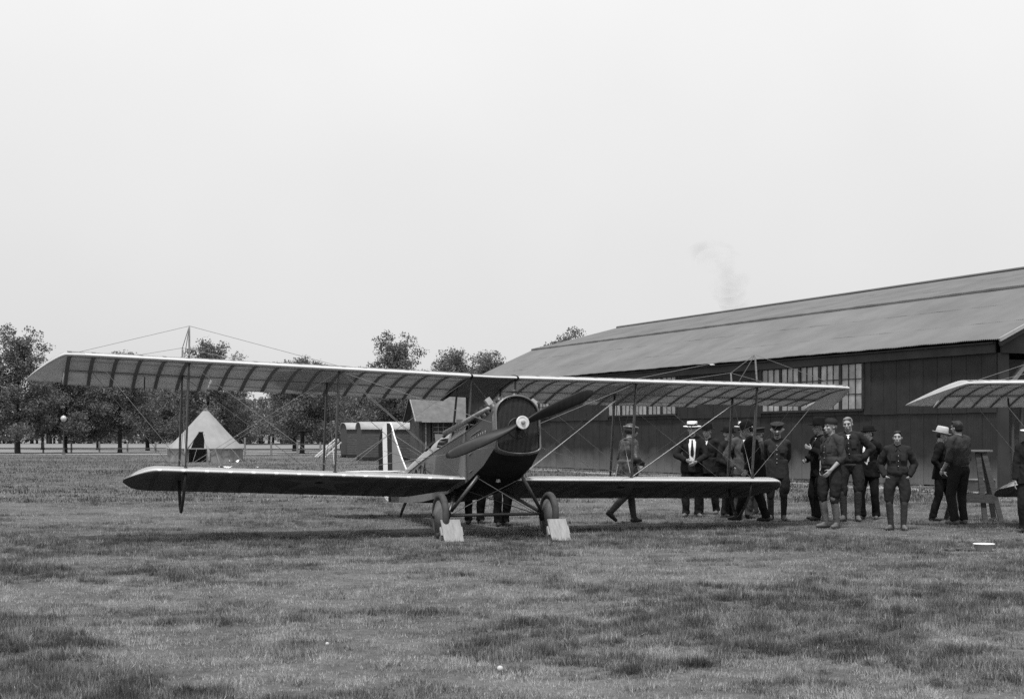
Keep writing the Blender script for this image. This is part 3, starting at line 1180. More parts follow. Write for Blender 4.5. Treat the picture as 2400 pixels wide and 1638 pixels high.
def wing_pt(which, y, t, side, off=0.0):
    """side +1 upper skin, -1 lower skin"""
    a0, a1 = plan(which, y)
    c = a1 - a0
    x = a0 + t * c
    fu, fl = foil(t)
    k = c if which == 'l' or abs(y) > 6.1 else CH
    z = (fu if side > 0 else fl) * min(k, c * 1.0 + 0.0) + side * off
    z += abs(y) * DIH - x * INC
    if which == 'l':
        return Vector((-STAG - x, y, -GAP + z))
    return Vector((-x, y, z))


TS = [0.0, 0.006, 0.02, 0.05, 0.10, 0.17, 0.26, 0.36, 0.47, 0.58, 0.70, 0.80, 0.90, 1.0]


def skin(mb, which, ys, t0=0.0, t1=1.0, fn=None):
    ts = sorted(set([t for t in TS if t0 <= t <= t1] + [t0, t1]))
    rows = []
    for y in ys:
        ring = [wing_pt(which, y, t, 1) for t in reversed(ts)] + [wing_pt(which, y, t, -1) for t in ts[1 if t0 == 0 else 0:]]
        if fn:
            ring = [fn(p) for p in ring]
        rows.append(ring)
    n = len(rows[0])
    vs = [p for r_ in rows for p in r_]
    fs = []
    for i in range(len(rows) - 1):
        for k in range(n - 1):
            fs.append((i * n + k, i * n + k + 1, (i + 1) * n + k + 1, (i + 1) * n + k))
        fs.append((i * n + n - 1, i * n, (i + 1) * n, (i + 1) * n + n - 1))
    mb.add(vs, fs)


def rib_mesh(which, y, wd, t0, t1, fn=None):
    mb = MB()
    ts = sorted(set([t for t in TS if t0 <= t <= t1] + [t0, t1]))
    n = len(ts)
    for yy in (y - wd / 2, y + wd / 2):
        for sd in (1, -1):
            for t in ts:
                p = wing_pt(which, yy, t, sd, 0.0022)
                if t == 0:
                    p.x += 0.0022
                if fn:
                    p = fn(p)
                mb.v.append(p)
    for s in (0, 1):
        o = s * 2 * n
        for k in range(n - 1):
            q = (o + k, o + k + 1, o + n + k + 1, o + n + k)
            mb.f.append(q if s else q[::-1])
    for k in range(n - 1):
        mb.f.append((k, k + 1, 2 * n + k + 1, 2 * n + k))
        mb.f.append((n + k, 3 * n + k, 3 * n + k + 1, n + k + 1))
    mb.f.append((0, 2 * n, 3 * n, n))
    mb.f.append((n - 1, 2 * n - 1, 4 * n - 1, 3 * n - 1))
    return mb


def frange(a, b, n):
    return [a + (b - a) * i / n for i in range(n + 1)]


def insignia(which, yc, tc, rad, side, parent):
    """blue disc, star, red centre: three thin painted layers on the fabric"""
    a0, a1 = plan(which, yc)

    def put(name, m, rfun, off, nseg):
        mb = MB()
        rings = 7
        for i in range(rings + 1):
            for k in range(nseg):
                an = 2 * math.pi * k / nseg
                r_ = rfun(an) * i / rings
                t = tc + r_ * math.cos(an) / (a1 - a0)
                t = min(max(t, 0.012), 0.985)
                mb.v.append(wing_pt(which, yc + r_ * math.sin(an), t, side, off))
        for i in range(rings):
            for k in range(nseg):
                mb.f.append((i * nseg + k, i * nseg + (k + 1) % nseg, (i + 1) * nseg + (k + 1) % nseg, (i + 1) * nseg + k))
        return mb.build(name, m, parent)

    def star(an):
        # five points, the first towards the leading edge
        s = 2 * math.pi / 5
        q = ((an + math.pi) % s)
        q = min(q, s - q)
        ri, ro = rad * 0.382 * 0.97, rad * 0.97
        x0, y0, x1, y1 = ro, 0, ri * math.cos(s / 2), ri * math.sin(s / 2)
        den = (y1 - y0) * math.cos(q) - (x1 - x0) * math.sin(q)
        return (x0 * (y1 - y0) - y0 * (x1 - x0)) / den
    put('insignia_disc', 'disc_paint' if side < 0 else 'blue_paint', lambda a: rad, 0.0028, 40)
    put('insignia_star', 'star_paint', star, 0.0040, 40)
    put('insignia_centre', 'red_paint', lambda a: rad * (0.25 if side > 0 else 0.10), 0.0052, 20)


def edge_faces(o, which, tmax, ymax):
    """the wooden leading edge is painted: second material slot"""
    o.data.materials.append(MATS['edge_paint'])
    for p_ in o.data.polygons:
        c_ = p_.center
        a0_, a1_ = plan(which, min(abs(c_.y), ymax))
        t_ = (-c_.x - (STAG if which == 'l' else 0.0) - a0_) / max(0.05, a1_ - a0_)
        if t_ < tmax:
            p_.material_index = 1


def make_biplane(name):
    root = empty(name)
    # ---- wings
    for s in (-1, 1):
        mb = MB()
        skin(mb, 'u', [s * y for y in frange(YC + 0.012, AIL0, 14)])
        skin(mb, 'u', [s * y for y in frange(AIL0, AIL1, 8)], 0, AILT)
        skin(mb, 'u', [s * y for y in frange(AIL1, 6.615, 12)])
        uw = mb.build('upper_wing', 'linen', root, True)
        edge_faces(uw, 'u', 0.016, 6.60)
        # aileron, turned about its hinge
        hp = wing_pt('u', s * AIL0, AILT + 0.008, -1)
        da = R(4.0) if s < 0 else R(-7.0)

        def turn(p, hp=hp, da=da):
            dx, dz = p.x - hp.x, p.z - (hp.z + (abs(p.y) - AIL0) * DIH)
            return Vector((hp.x + dx * math.cos(da) + dz * math.sin(da) * 0, p.y, hp.z + (abs(p.y) - AIL0) * DIH + dz * math.cos(da) + dx * math.sin(da)))
        mb = MB()
        skin(mb, 'u', [s * y for y in frange(AIL0 + 0.012, AIL1 - 0.012, 8)], AILT + 0.012, 1.0, turn)
        al = mb.build('aileron', 'linen', root, True)
        mb = MB()
        hy = s * 5.0
        a = turn(wing_pt('u', hy, AILT + 0.03, 1))
        mb.strut(a, a + Vector((0.02, 0, 0.17)), 0.07, 0.02, (1, 0, 0))
        a = turn(wing_pt('u', hy, AILT + 0.03, -1))
        mb.strut(a, a + Vector((0.0, 0, -0.20)), 0.07, 0.02, (1, 0, 0))
        mb.build('control_horn', 'iron', al)
        # ribs: tape bound over the fabric
        y = YC + 0.03
        k = 0
        while y < 6.17:
            if AIL0 - 0.02 < y < AIL1:
                rib_mesh('u', s * y, 0.055, 0.04, AILT).build('rib', 'tape', uw)
                if AIL0 + 0.04 < y < AIL1 - 0.04:
                    rib_mesh('u', s * y, 0.05, AILT + 0.012, 1, turn).build('rib', 'tape', al)
            else:
                rib_mesh('u', s * y, 0.055, 0.04, 1).build('rib', 'tape', uw)
            y += 0.316
            k += 1
        for t, hw_ in ((TF, 0.016), (0.64, 0.018), (0.30, 0.005), (0.88, 0.006)):
            mb = MB()
            ysp = frange(YC + .02, AIL0 if t > 0.7 else 6.1, 10)
            for a, b in zip(ysp[:-1], ysp[1:]):
                pa, pb = wing_pt('u', s * a, t, -1), wing_pt('u', s * b, t, -1)
                pc, pd = wing_pt('u', s * a, t, 1), wing_pt('u', s * b, t, 1)
                w_ = Vector((hw_, 0, 0))
                dn = Vector((0, 0, -0.0012))
                up_ = Vector((0, 0, -0.004))
                mb.add([pa - w_ + dn, pa + w_ + dn, pc + w_ + up_, pc - w_ + up_, pb - w_ + dn, pb + w_ + dn, pd + w_ + up_, pd - w_ + up_],
                       [(0, 1, 2, 3), (7, 6, 5, 4), (0, 4, 5, 1), (1, 5, 6, 2), (2, 6, 7, 3), (3, 7, 4, 0)])
            if t != 0.88:
                mb.build('spar', 'plank_dark', uw)
            else:
                mb.build('stringer', 'plank_dark', uw)
        insignia('u', s * 2.55, 0.52, 0.66, 1, uw)
        # lower wing
        mb = MB()
        skin(mb, 'l', [s * y for y in frange(0.392, 1.0, 8)] + [s * y for y in frange(1.25, 4.7, 12)] + [s * y for y in frange(4.86, 5.275, 12)])
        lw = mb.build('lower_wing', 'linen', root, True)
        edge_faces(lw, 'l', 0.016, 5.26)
        lw.data.materials.append(MATS['linen_shaded'])
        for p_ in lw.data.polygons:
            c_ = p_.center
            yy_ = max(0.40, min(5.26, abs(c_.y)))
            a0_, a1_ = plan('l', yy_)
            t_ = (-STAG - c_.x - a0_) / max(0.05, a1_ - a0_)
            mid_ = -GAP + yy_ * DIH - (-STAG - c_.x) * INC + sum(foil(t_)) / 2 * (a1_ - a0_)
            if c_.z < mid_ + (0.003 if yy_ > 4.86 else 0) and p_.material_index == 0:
                p_.material_index = 2  # bottom skin takes the linen darkened for shade
        y = 0.62
        while y < 4.95:
            rib_mesh('l', s * y, 0.05, 0.15, 1).build('rib', 'tape_low', lw)
            if s < 0:
                rib_mesh('l', s * y, 0.05, 0, 0.012).build('edge_tape', 'white_paint', lw)
            y += 0.325
        mb = MB()
        ysp = frange(0.40, 4.85, 10)
        for t in (0.63,):
            for a, b in zip(ysp[:-1], ysp[1:]):
                pa, pb = wing_pt('l', s * a, t * (1 if a > 1 else 0.9), -1), wing_pt('l', s * b, t, -1)
                pc, pd = wing_pt('l', s * a, t * (1 if a > 1 else 0.9), 1), wing_pt('l', s * b, t, 1)
                w_ = Vector((0.012, 0, 0))
                dn = Vector((0, 0, -0.0012))
                up_ = Vector((0, 0, -0.004))
                mb.add([pa - w_ + dn, pa + w_ + dn, pc + w_ + up_, pc - w_ + up_, pb - w_ + dn, pb + w_ + dn, pd + w_ + up_, pd - w_ + up_],
                       [(0, 1, 2, 3), (7, 6, 5, 4), (0, 4, 5, 1), (1, 5, 6, 2), (2, 6, 7, 3), (3, 7, 4, 0)])
        mb.build('spar', 'plank_grey', lw)
        insignia('l', s * 2.45, 0.50, 0.68, -1, lw)
        # wing tip skid hoop
        a = wing_pt('l', s * Y2, TF + 0.02, -1)
        b = wing_pt('l', s * Y2, 0.60, -1)
        pts = []
        for k in range(15):
            u_ = k / 14
            p = a.lerp(b, u_)
            p.z -= 0.50 * (math.sin(math.pi * u_) ** 0.55) * (1 - 0.25 * abs(u_ - 0.62))
            p.x = lerp(a.x, b.x, 0.5 + 0.5 * math.copysign(abs(2 * u_ - 1) ** 1.3, 2 * u_ - 1)) - 0.10 * math.sin(math.pi * u_)
            pts.append(p)
        MB().tube(pts, 0.022, 8).build('wing_skid', 'iron', root, True)
    # centre section
    mb = MB()
    skin(mb, 'u', frange(-YC + 0.008, YC - 0.008, 6))
    cs = mb.build('centre_section', 'linen_dark', root, True)
    edge_faces(cs, 'u', 0.016, 6.6)
    for y in (-YC, YC):
        rib_mesh('u', y, 0.032, 0, 1).build('end_strap', 'black', cs)

    # ---- struts
    def lo(y, t):
        return wing_pt('l', y, t, 1)

    def up(y, t):
        return wing_pt('u', y, t, -1)
    FW = (1, 0, 0)
    for s in (-1, 1):
        for yy in (Y1, Y2):
            for t in (TF, TRR):
                MB().strut(lo(s * yy, t), up(s * yy, t), 0.085, 0.036, FW).build('interplane_strut', 'wood_dark', root, True)
                for p in (lo(s * yy, t), up(s * yy, t)):
                    q = MB()
                    q.ell(p, (0.05, 0.03, 0.014), 8, 5)
                    q.build('strut_socket', 'iron', root, True)
        MB().strut((-0.26, s * 0.36, -0.79), up(s * 0.352, TF), 0.07, 0.034, FW).build('cabane_strut', 'wood_dark', root, True)
        MB().strut((-1.13, s * 0.36, -0.77), up(s * 0.352, TRR), 0.07, 0.034, FW).build('cabane_strut', 'wood_dark', root, True)
        # king posts above the upper wing
        a = wing_pt('u', s * Y2, TF, 1)
        kt = a + Vector((0.0, 0, 0.46))
        MB().strut(a, kt, 0.045, 0.028, FW).build('king_post', 'plank_grey', root, True)
        b = wing_pt('u', s * Y2, TRR, 1)
        kb = b + Vector((0.0, 0, 0.34))
        MB().strut(b, kb, 0.045, 0.028, FW).build('king_post', 'plank_grey', root, True)

        def wire(p, q, r_=0.0034, m='wire', nm='bracing_wire'):
            MB().tube([p, q], r_, 5, cap=False).build(nm, m, root)
        for kp, t in ((kt, TF), (kb, TRR)):
            wire(kp, wing_pt('u', s * 2.35, t, 1))
            wire(kp, wing_pt('u', s * 5.95, t, 1))
        wire(kt, b, 0.006)
        wire(kt, kb, 0.006)
        # flying wires, doubled, and landing wires
        for t, z0 in ((TF, -0.40), (TRR, -1.25)):
            rt = Vector((z0 - 0.02, s * 0.40, -1.50))
            wire(rt, up(s * Y1, t), 0.0046)
            wire(lo(s * Y1, t), up(s * Y2, t), 0.0046)
            wire(lo(s * Y2, t), up(s * 5.75, t), 0.0040)
            wire(up(s * YC, t), lo(s * Y1, t), 0.0034)
            wire(up(s * Y1, t), lo(s * Y2, t), 0.0034)
        wire(rt + Vector((0.85, 0, 0.02)), up(s * Y1, TF) + Vector((0, 0.03, 0)), 0.0046)
        # incidence wires
        for yy in (Y1, Y2):
            wire(lo(s * yy, TF), up(s * yy, TRR), 0.0035)
            wire(lo(s * yy, TRR), up(s * yy, TF), 0.0035)
        # drift wires from the nose
        wire((0.86, s * 0.345, -1.22), lo(s * Y1, TF), 0.0040)
        wire((0.80, s * 0.36, -0.86), up(s * Y1, TF), 0.0040)
        # control cables to the tail
        wire((-2.2, s * 0.40, -0.95), (-6.30, s * 0.12, 0.02), 0.0042, 'iron', 'control_cable')
        wire((-2.2, s * 0.40, -1.00), (-6.05, s * 0.55, -0.50), 0.0042, 'iron', 'control_cable')
        wire((-6.2, 0, 0.35), (-5.6, s * 1.15, -0.60), 0.0035)
        wire((-5.3, s * 0.05, -0.1), (-5.35, s * 1.0, -0.60), 0.0035)
        wire((-5.6, s * 1.15, -0.66), (-5.9, s * 0.05, -1.0), 0.0035)
    # cabane cross wires
    MB().tube([up(-YC, TF), (-0.26, 0.36, -0.79)], 0.004, 5, cap=False).build('bracing_wire', 'wire', root)
    MB().tube([up(YC, TF), (-0.26, -0.36, -0.79)], 0.004, 5, cap=False).build('bracing_wire', 'wire', root)

    # ---- fuselage
    ST = [(0.84, .345, -1.24, -.70, -.50), (0.40, .368, -1.41, -.745, -.50), (-.37, .385, -1.54, -.79, -.46), (-1.2, .385, -1.555, -.785, -.435),
          (-2.0, .375, -1.53, -.775, -.44), (-3.0, .325, -1.44, -.765, -.47), (-4.0, .245, -1.31, -.755, -.50), (-5.0, .15, -1.16, -.745, -.54),
          (-5.9, .06, -1.02, -.735, -.60), (-6.2, .025, -.97, -.735, -.64)]

    def st(x):
        for a, b in zip(ST[:-1], ST[1:]):
            if b[0] <= x <= a[0]:
                u_ = (a[0] - x) / (a[0] - b[0])
                return [lerp(a[i], b[i], u_) for i in range(1, 5)]
        return list(ST[-1][1:]) if x < -6 else list(ST[0][1:])

    def side_panel(nm, xs, m, s, zlow=None):
        mb = MB()
        for x in xs:
            hw, zb, zs, zt = st(x)
            mb.v += [(x, s * hw, zb), (x, s * hw, zs), (x, s * (hw - 0.02), zs), (x, s * (hw - 0.02), zb)]
        for i in range(len(xs) - 1):
            o, q = i * 4, i * 4 + 4
            for k in range(4):
                mb.f.append((o + k, o + (k + 1) % 4, q + (k + 1) % 4, q + k))
        mb.f += [(0, 1, 2, 3), tuple(len(mb.v) - 4 + k for k in (3, 2, 1, 0))]
        return mb.build(nm, m, root)
    fx = [-0.385, -1.2, -2.0, -3.0, -4.0, -5.0, -5.9, -6.2]
    for s in (-1, 1):
        side_panel('fuselage_side', fx, 'linen_olive', s)
        cw = side_panel('cowl_side', [0.84, 0.40, -0.37], 'cowl', s)
        # louvres and access door
        for k in range(7):
            x = 0.52 - k * 0.095 - (0.05 if k > 3 else 0)
            hw, zb, zs, zt = st(x)
            MB().ell((x, s * (hw + 0.004), -0.955), (0.018, 0.012, 0.040), 8, 6).build('louvre', 'rim', cw, True)
        hw, zb, zs, zt = st(0.2)
        MB().bar((0.34, s * (st(0.34)[0] + .006), -0.87), (-0.10, s * (st(-.1)[0] + .006), -0.885), 0.012, 0.012).build('hinge_strip', 'rim', cw)
        for z in (-1.14, -1.40):
            MB().bar((-0.10, s * (st(-.1)[0] + .006), z), (-0.22, s * (st(-.22)[0] + .006), z - .01), 0.014, 0.014).build('door_catch', 'rim', cw)
        MB().bar((-0.378, s * 0.389, -1.53), (-0.378, s * 0.389, -0.80), 0.03, 0.008, (1, 0, 0)).build('seam_strip', 'rim', cw)
        # exhaust pipe along the top of the cowl
        MB().tube([(0.72, s * 0.372, -0.64), (0.3, s * 0.385, -0.635), (-0.3, s * 0.40, -0.63), (-0.95, s * 0.41, -0.62), (-1.25, s * 0.43, -0.62)],
                  [0.028, 0.034, 0.040, 0.044, 0.044], 10).build('exhaust_pipe', 'engine', root, True)
        # longeron edge
        MB().tube([(x, s * (st(x)[0] - 0.004), st(x)[2] + 0.004) for x in [0.6, 0.2] + fx], 0.014, 6).build('longeron', 'wood_dark', root, True)
        # sloping coaming between longeron and deck
        for (xa, xb) in ((-0.40, -1.30), (-1.98, -2.50), (-3.2, -6.19)):
            mb = MB()
            n = 8
            xs = frange(xa, xb, 6)
            for x in xs:
                hw, zb, zs, zt = st(x)
                for k in range(n + 1):
                    an = math.pi / 2 * k / n
                    mb.v.append((x, s * (hw - 0.008) * math.cos(an), zs + (zt - zs) * math.sin(an)))
            for i in range(len(xs) - 1):
                for k in range(n):
                    o = i * (n + 1) + k
                    mb.f.append((o, o + 1, o + n + 2, o + n + 1))
            mb.build('deck', 'cowl_skylit' if xa > -1 else 'linen', root, True)  # deck paler than the sides: sky light on level tops painted in
    mb = MB()
    for x in [0.86, 0.40] + fx:
        hw, zb, zs, zt = st(x)
        sag = 0.085 if x > 0.8 else 0.04 if x > 0 else 0.0
        for k in range(7):
            u_ = -1 + k / 3
            mb.v.append((x, u_ * (hw - 0.001), zb - sag * (1 - u_ * u_) - (0.0 if x > -0.38 else 0.002)))
    for i in range(9):
        for k in range(6):
            o = i * 7 + k
            mb.f.append((o, o + 1, o + 8, o + 7))
    mb.build('belly', 'belly', root, True)
    MB().lathe([(0.0, 0.0), (0.035, 0.01), (0.03, 0.05), (0.0, 0.055)], 10, (-0.05, 0.0, -1.585)).build('drain_cap', 'hub', root, True)
    # cockpits: coaming rolls, seats' dark wells, windscreens
    for xc in (-1.64, -2.85):
        pts = []
        for k in range(25):
            an = 2 * math.pi * k / 24
            x = xc + math.cos(an) * 0.33
            hw, zb, zs, zt = st(x)
            y = math.sin(an) * (hw - 0.05)
            pts.append((x, y, zs + (zt - zs) * math.sqrt(max(0, 1 - (y / hw) ** 2)) + 0.012))
        MB().tube(pts, 0.022, 6, cap=False).build('coaming', 'leather', root, True)
        box_ob('cockpit_well', (xc - .30, -.30 + (.04 if xc < -2 else 0), -1.38), (xc + .30, .30 - (.04 if xc < -2 else 0), -0.86), 'black', root)
        MB().add([(xc + .36, -.22, -.54), (xc + .36, .22, -.54), (xc + .22, .19, -.36), (xc + .22, -.19, -.36), (xc + .352, -.22, -.545), (xc + .352, .22, -.545), (xc + .212, .19, -.365), (xc + .212, -.19, -.365)],
                 [(0, 1, 2, 3), (7, 6, 5, 4), (0, 4, 5, 1), (1, 5, 6, 2), (2, 6, 7, 3), (3, 7, 4, 0)]).build('windscreen', 'glass_dark', root)
    # ---- nose: radiator with rounded shell
    def outline(k_, inset=0.0, n=40):
        hw, zl, zs = 0.345 - inset, -1.235 + inset * 0.6, -0.765
        pts = []
        for i in range(13):
            an = math.pi * i / 12
            pts.append((-math.cos(an) * hw, zl - math.sin(an) * (0.10 - inset * 0.3)))
        for i in range(19):
            an = math.pi * i / 18
            pts.append((math.cos(an) * hw, zs + math.sin(an) * (0.298 - inset)))
        return pts
    mb = MB()
    rings = [(0.70, 0.0), (0.86, -0.004), (0.915, 0.004), (0.93, 0.014), (0.925, 0.026), (0.895, 0.030)]
    np_ = len(outline(0))
    for x, ins in rings:
        mb.v += [(x, y, z) for y, z in outline(0, ins)]
    for i in range(len(rings) - 1):
        for k in range(np_):
            mb.f.append((i * np_ + k, i * np_ + (k + 1) % np_, (i + 1) * np_ + (k + 1) % np_, (i + 1) * np_ + k))
    shell = mb.build('radiator_shell', 'rim', root, True)
    mb = MB()
    for x in (0.880, 0.80):
        mb.v += [(x, y, z) for y, z in outline(0, 0.029)]
    mb.f += [tuple(range(np_)), tuple(range(np_, 2 * np_))[::-1]] + [(k, (k + 1) % np_, np_ + (k + 1) % np_, np_ + k) for k in range(np_)]
    core = mb.build('radiator_core', 'core', root)
    for k in range(31):
        y = -0.29 + 0.58 * k / 30
        zt = -0.770 + 0.255 * math.sqrt(max(0, 1 - (y / 0.305) ** 2))
        zb = -1.205 - 0.085 * math.sqrt(max(0, 1 - (y / 0.305) ** 2))
        box_ob('fin', (0.881, y - .003, zb), (0.890, y + .003, zt), 'iron', core)
    MB().lathe([(0.05, -0.50), (0.05, -0.44), (0.04, -0.43), (0.04, -0.415), (0.055, -0.41), (0.055, -0.385), (0.0, -0.38)], 14, (0.80, 0, 0)).build('filler_cap', 'iron', shell, True)
    MB().tube([(0.885, 0, -1.05), (0.885, 0.06, -1.09), (0.885, 0.13, -1.05)], 0.01, 6).build('pipe', 'iron', core)
    # engine between the cowl sides
    box_ob('crankcase', (-0.34, -0.20, -1.25), (0.80, 0.20, -0.82), 'iron', root)
    for s in (-1, 1):
        for k in range(4):
            x = 0.64 - k * 0.23
            a = Vector((x, s * 0.10, -0.84))
            b = Vector((x, s * (0.31 if k == 0 else 0.285), -0.56))
            cy = MB().tube([a, b], 0.075, 12).build('cylinder', 'iron', root, True)
            d_ = (b - a).normalized()
            MB().bar(b - d_ * 0.01, b + d_ * (0.10 if k == 0 else 0.06), 0.085, 0.065, (1, 0, 0)).build('rocker_cover', 'trim' if k == 0 else 'iron', cy)
            MB().tube([b + Vector((0.0, s * 0.03, -0.03)), (x, s * 0.372, -0.635)], 0.022, 8).build('exhaust_stub', 'iron', cy, True)
        MB().tube([(0.52, s * 0.12, -0.47), (-0.2, s * 0.12, -0.47)], 0.055, 10).build('intake_pipe', 'cowl', root, True)
    MB().add([(0.72, -.13, -.50), (0.72, .13, -.50), (0.60, .12, -.455), (0.60, -.12, -.455), (0.72, -.13, -.52), (0.72, .13, -.52), (0.60, .12, -.475), (0.60, -.12, -.475)],
             [(0, 1, 2, 3), (7, 6, 5, 4), (0, 4, 5, 1), (1, 5, 6, 2), (2, 6, 7, 3), (3, 7, 4, 0)]).build('header_plate', 'hub', root)
    # ---- propeller at rest, two blades
    prop = MB()
    for s in (-1, 1):
        secs = []
        nst = 16
        for i in range(nst + 1):
            u_ = i / nst
            r_ = 0.02 + 1.21 * u_
            c = 0.085 + 0.095 * math.sin(min(1, u_ * 1.35 + 0.12) * math.pi * 0.62) * (1 if u_ > .06 else .6)
            c *= math.sqrt(max(0.02, 1 - max(0, (u_ - 0.72) / 0.29) ** 2.4))
            th = lerp(0.075, 0.010, u_ ** 0.6)
            tw = math.atan2(0.27, max(0.10, r_)) * (1 if u_ > 0.04 else 0.8)
            secs.append((r_, c, th, tw))
        o = len(prop.v)
        n = 10
        pa = R(24)
        for r_, c, th, tw in secs:
            for k in range(n):
                an = 2 * math.pi * k / n
                cx, cz = math.cos(an) * c / 2, math.sin(an) * th / 2
                a_ = cx * math.sin(tw) + cz * math.cos(tw)
                b_ = (cx * math.cos(tw) - cz * math.sin(tw)) * s
                y = s * r_
                prop.v.append((1.04 + a_, y * math.cos(pa) - b_ * math.sin(pa), -0.911 + y * math.sin(pa) + b_ * math.cos(pa)))
        for i in range(nst):
            for k in range(n):
                prop.f.append((o + i * n + k, o + i * n + (k + 1) % n, o + (i + 1) * n + (k + 1) % n, o + (i + 1) * n + k))
        prop.f += [tuple(o + k for k in range(n)), tuple(o + nst * n + k for k in range(n))]
    pr_ = prop.build('propeller', 'wood_prop', root, True)
    MB().lathe([(0.0, 0.965), (0.085, 0.965), (0.085, 1.10), (0.0, 1.10)], 20, (0, 0, -0.911), 'x').build('boss', 'wood_prop', pr_)
    MB().lathe([(0.095, 1.098), (0.097, 1.112), (0.090, 1.116), (0.072, 1.113), (0.060, 1.108), (0.048, 1.113), (0.032, 1.115), (0.0, 1.115)], 28, (0, 0, -0.911), 'x').build('hub_plate', 'hub', pr_, True)
    MB().lathe([(0.030, 1.113), (0.030, 1.14), (0.022, 1.15), (0.0, 1.15)], 16, (0, 0, -0.911), 'x').build('hub_nut', 'engine', pr_, True)
    MB().lathe([(0.045, 0.78), (0.045, 0.97)], 12, (0, 0, -0.911), 'x').build('shaft', 'iron', pr_)
    MB().lathe([(0.15, 0.892), (0.154, 0.898), (0.146, 0.902)], 28, (0, 0, -0.95), 'x').build('shaft_ring', 'iron', core, True)

    # ---- undercarriage
    AX = -0.235
    for s in (-1, 1):
        az = -2.06 if s < 0 else -2.015
        wz = az
        MB().tube([(0.06, s * 0.335, -1.50), (AX + 0.05, s * 0.70, az + 0.06)], 0.026, 10).build('gear_strut', 'wood_dark', root, True)
        MB().tube([(-1.0, s * 0.36, -1.53), (AX - 0.04, s * 0.70, az + 0.05)], 0.026, 10).build('gear_strut', 'wood_dark', root, True)
        w = MB()
        n, m = 36, 12
        for i in range(n):
            a = 2 * math.pi * i / n
            for k in range(m):
                b = 2 * math.pi * k / m
                rr = 0.283 + 0.052 * math.cos(b)
                w.v.append((AX + rr * math.cos(a), s * 0.85 + 0.050 * math.sin(b), wz + rr * math.sin(a)))
        for i in range(n):
            for k in range(m):
                w.f.append((i * m + k, i * m + (k + 1) % m, ((i + 1) % n) * m + (k + 1) % m, ((i + 1) % n) * m + k))
        wh = empty('wheel')
        wh.parent = root
        wh_t = w.build('tyre', 'tyre', wh, True)
        for q in (-1, 1):
            MB().lathe([(0.243, s * 0.85 + q * 0.018), (0.238, s * 0.85 + q * 0.030), (0.06, s * 0.85 + q * 0.095), (0.0, s * 0.85 + q * 0.10)], 32, (AX, 0, wz), 'y').build('wheel_disc', 'wheel_cover', wh, True)
        MB().lathe([(0.035, s * 0.85 - 0.13), (0.035, s * 0.85 + 0.13), (0.0, s * 0.85 + 0.13)], 12, (AX, 0, wz), 'y').build('hub_cap', 'iron', wh)
    MB().tube([(AX, -0.84, -2.06), (AX, 0.84, -2.015)], 0.020, 8).build('axle', 'iron', root)
    MB().strut((AX, -0.74, -2.055), (AX, 0.74, -2.012), 0.10, 0.055, (1, 0, 0)).build('spreader_bar', 'wood_dark', root, True)
    for s in (-1, 1):
        MB().tube([(AX, s * 0.68, -2.03), (0.0, -s * 0.33, -1.53)], 0.007, 5).build('gear_wire', 'wire', root)
        MB().tube([(AX, s * 0.68, -2.03), (-0.95, -s * 0.33, -1.53)], 0.007, 5).build('gear_wire', 'iron', root)
        MB().ell((AX, s * 0.73, -2.04), (0.06, 0.035, 0.085), 10, 8).build('shock_cord', 'black', root, True)
    # ---- tail
    def slab(nm, pts, z, th, m, crown=0.0):
        mb = MB()
        n = len(pts)
        for dz in (-th / 2, th / 2):
            mb.v += [(x, y, z + dz) for x, y in pts]
        mb.f += [tuple(range(n))[::-1], tuple(range(n, 2 * n))] + [(i, (i + 1) % n, n + (i + 1) % n, n + i) for i in range(n)]
        return mb.build(nm, m, root)
    stab = [(-5.00, 0.0), (-5.05, .45), (-5.08, .80), (-5.18, 1.10), (-5.36, 1.28), (-5.62, 1.36), (-5.90, 1.38)]
    full = [(x, y) for x, y in stab] + [(x, -y) for x, y in reversed(stab[1:])]
    so = slab('stabilizer', full, -0.600, 0.045, 'linen_olive')
    MB().tube([(x, y, -0.600) for x, y in [(x, -y) for x, y in reversed(stab[1:])] + stab], 0.026, 8).build('edge_tube', 'edge_paint', so, True)
    for s in (-1, 1):
        slab('elevator', [(-5.92, s * .10), (-5.92, s * 1.42), (-6.10, s * 1.52), (-6.42, s * 1.46), (-6.52, s * 1.1), (-6.46, s * .35), (-6.30, s * .10)], -0.600, 0.035, 'linen_olive')

    def vslab(nm, pts, th, m, y=0.0):
        mb = MB()
        n = len(pts)
        for dy in (-th / 2, th / 2):
            mb.v += [(x, y + dy, z) for x, z in pts]
        mb.f += [tuple(range(n))[::-1], tuple(range(n, 2 * n))] + [(i, (i + 1) % n, n + (i + 1) % n, n + i) for i in range(n)]
        return mb.build(nm, m, root)
    fin = vslab('fin', [(-5.05, -0.64), (-5.45, -0.28), (-5.95, 0.22), (-6.09, 0.40), (-6.09, -0.66)], 0.035, 'fin_grey')
    MB().tube([(-5.05, 0, -0.62), (-5.45, 0, -0.27), (-5.95, 0, 0.24), (-6.10, 0, 0.44), (-6.22, 0, 0.55), (-6.40, 0, 0.585)], 0.012, 8).build('edge_tube', 'white_paint', fin, True)

    def rud_top(x):
        u_ = (x + 6.09) / -1.05
        return 0.40 + 0.20 * math.sin(min(1, u_ * 2.4) * math.pi / 2) - 0.30 * max(0, u_ - 0.55) ** 2 / 0.2

    def rud_bot(x):
        u_ = (x + 6.09) / -1.05
        return -0.98 + 0.45 * u_ ** 2.0
    for k, m in enumerate(('blue_paint', 'white_paint', 'red_paint')):
        xa, xb = -6.105 - k * 0.345, -6.105 - (k + 1) * 0.345
        xs = frange(xa, xb, 5)
        vslab('rudder_stripe', [(x, rud_top(x)) for x in xs] + [(x, rud_bot(x)) for x in reversed(xs)], 0.034, m)
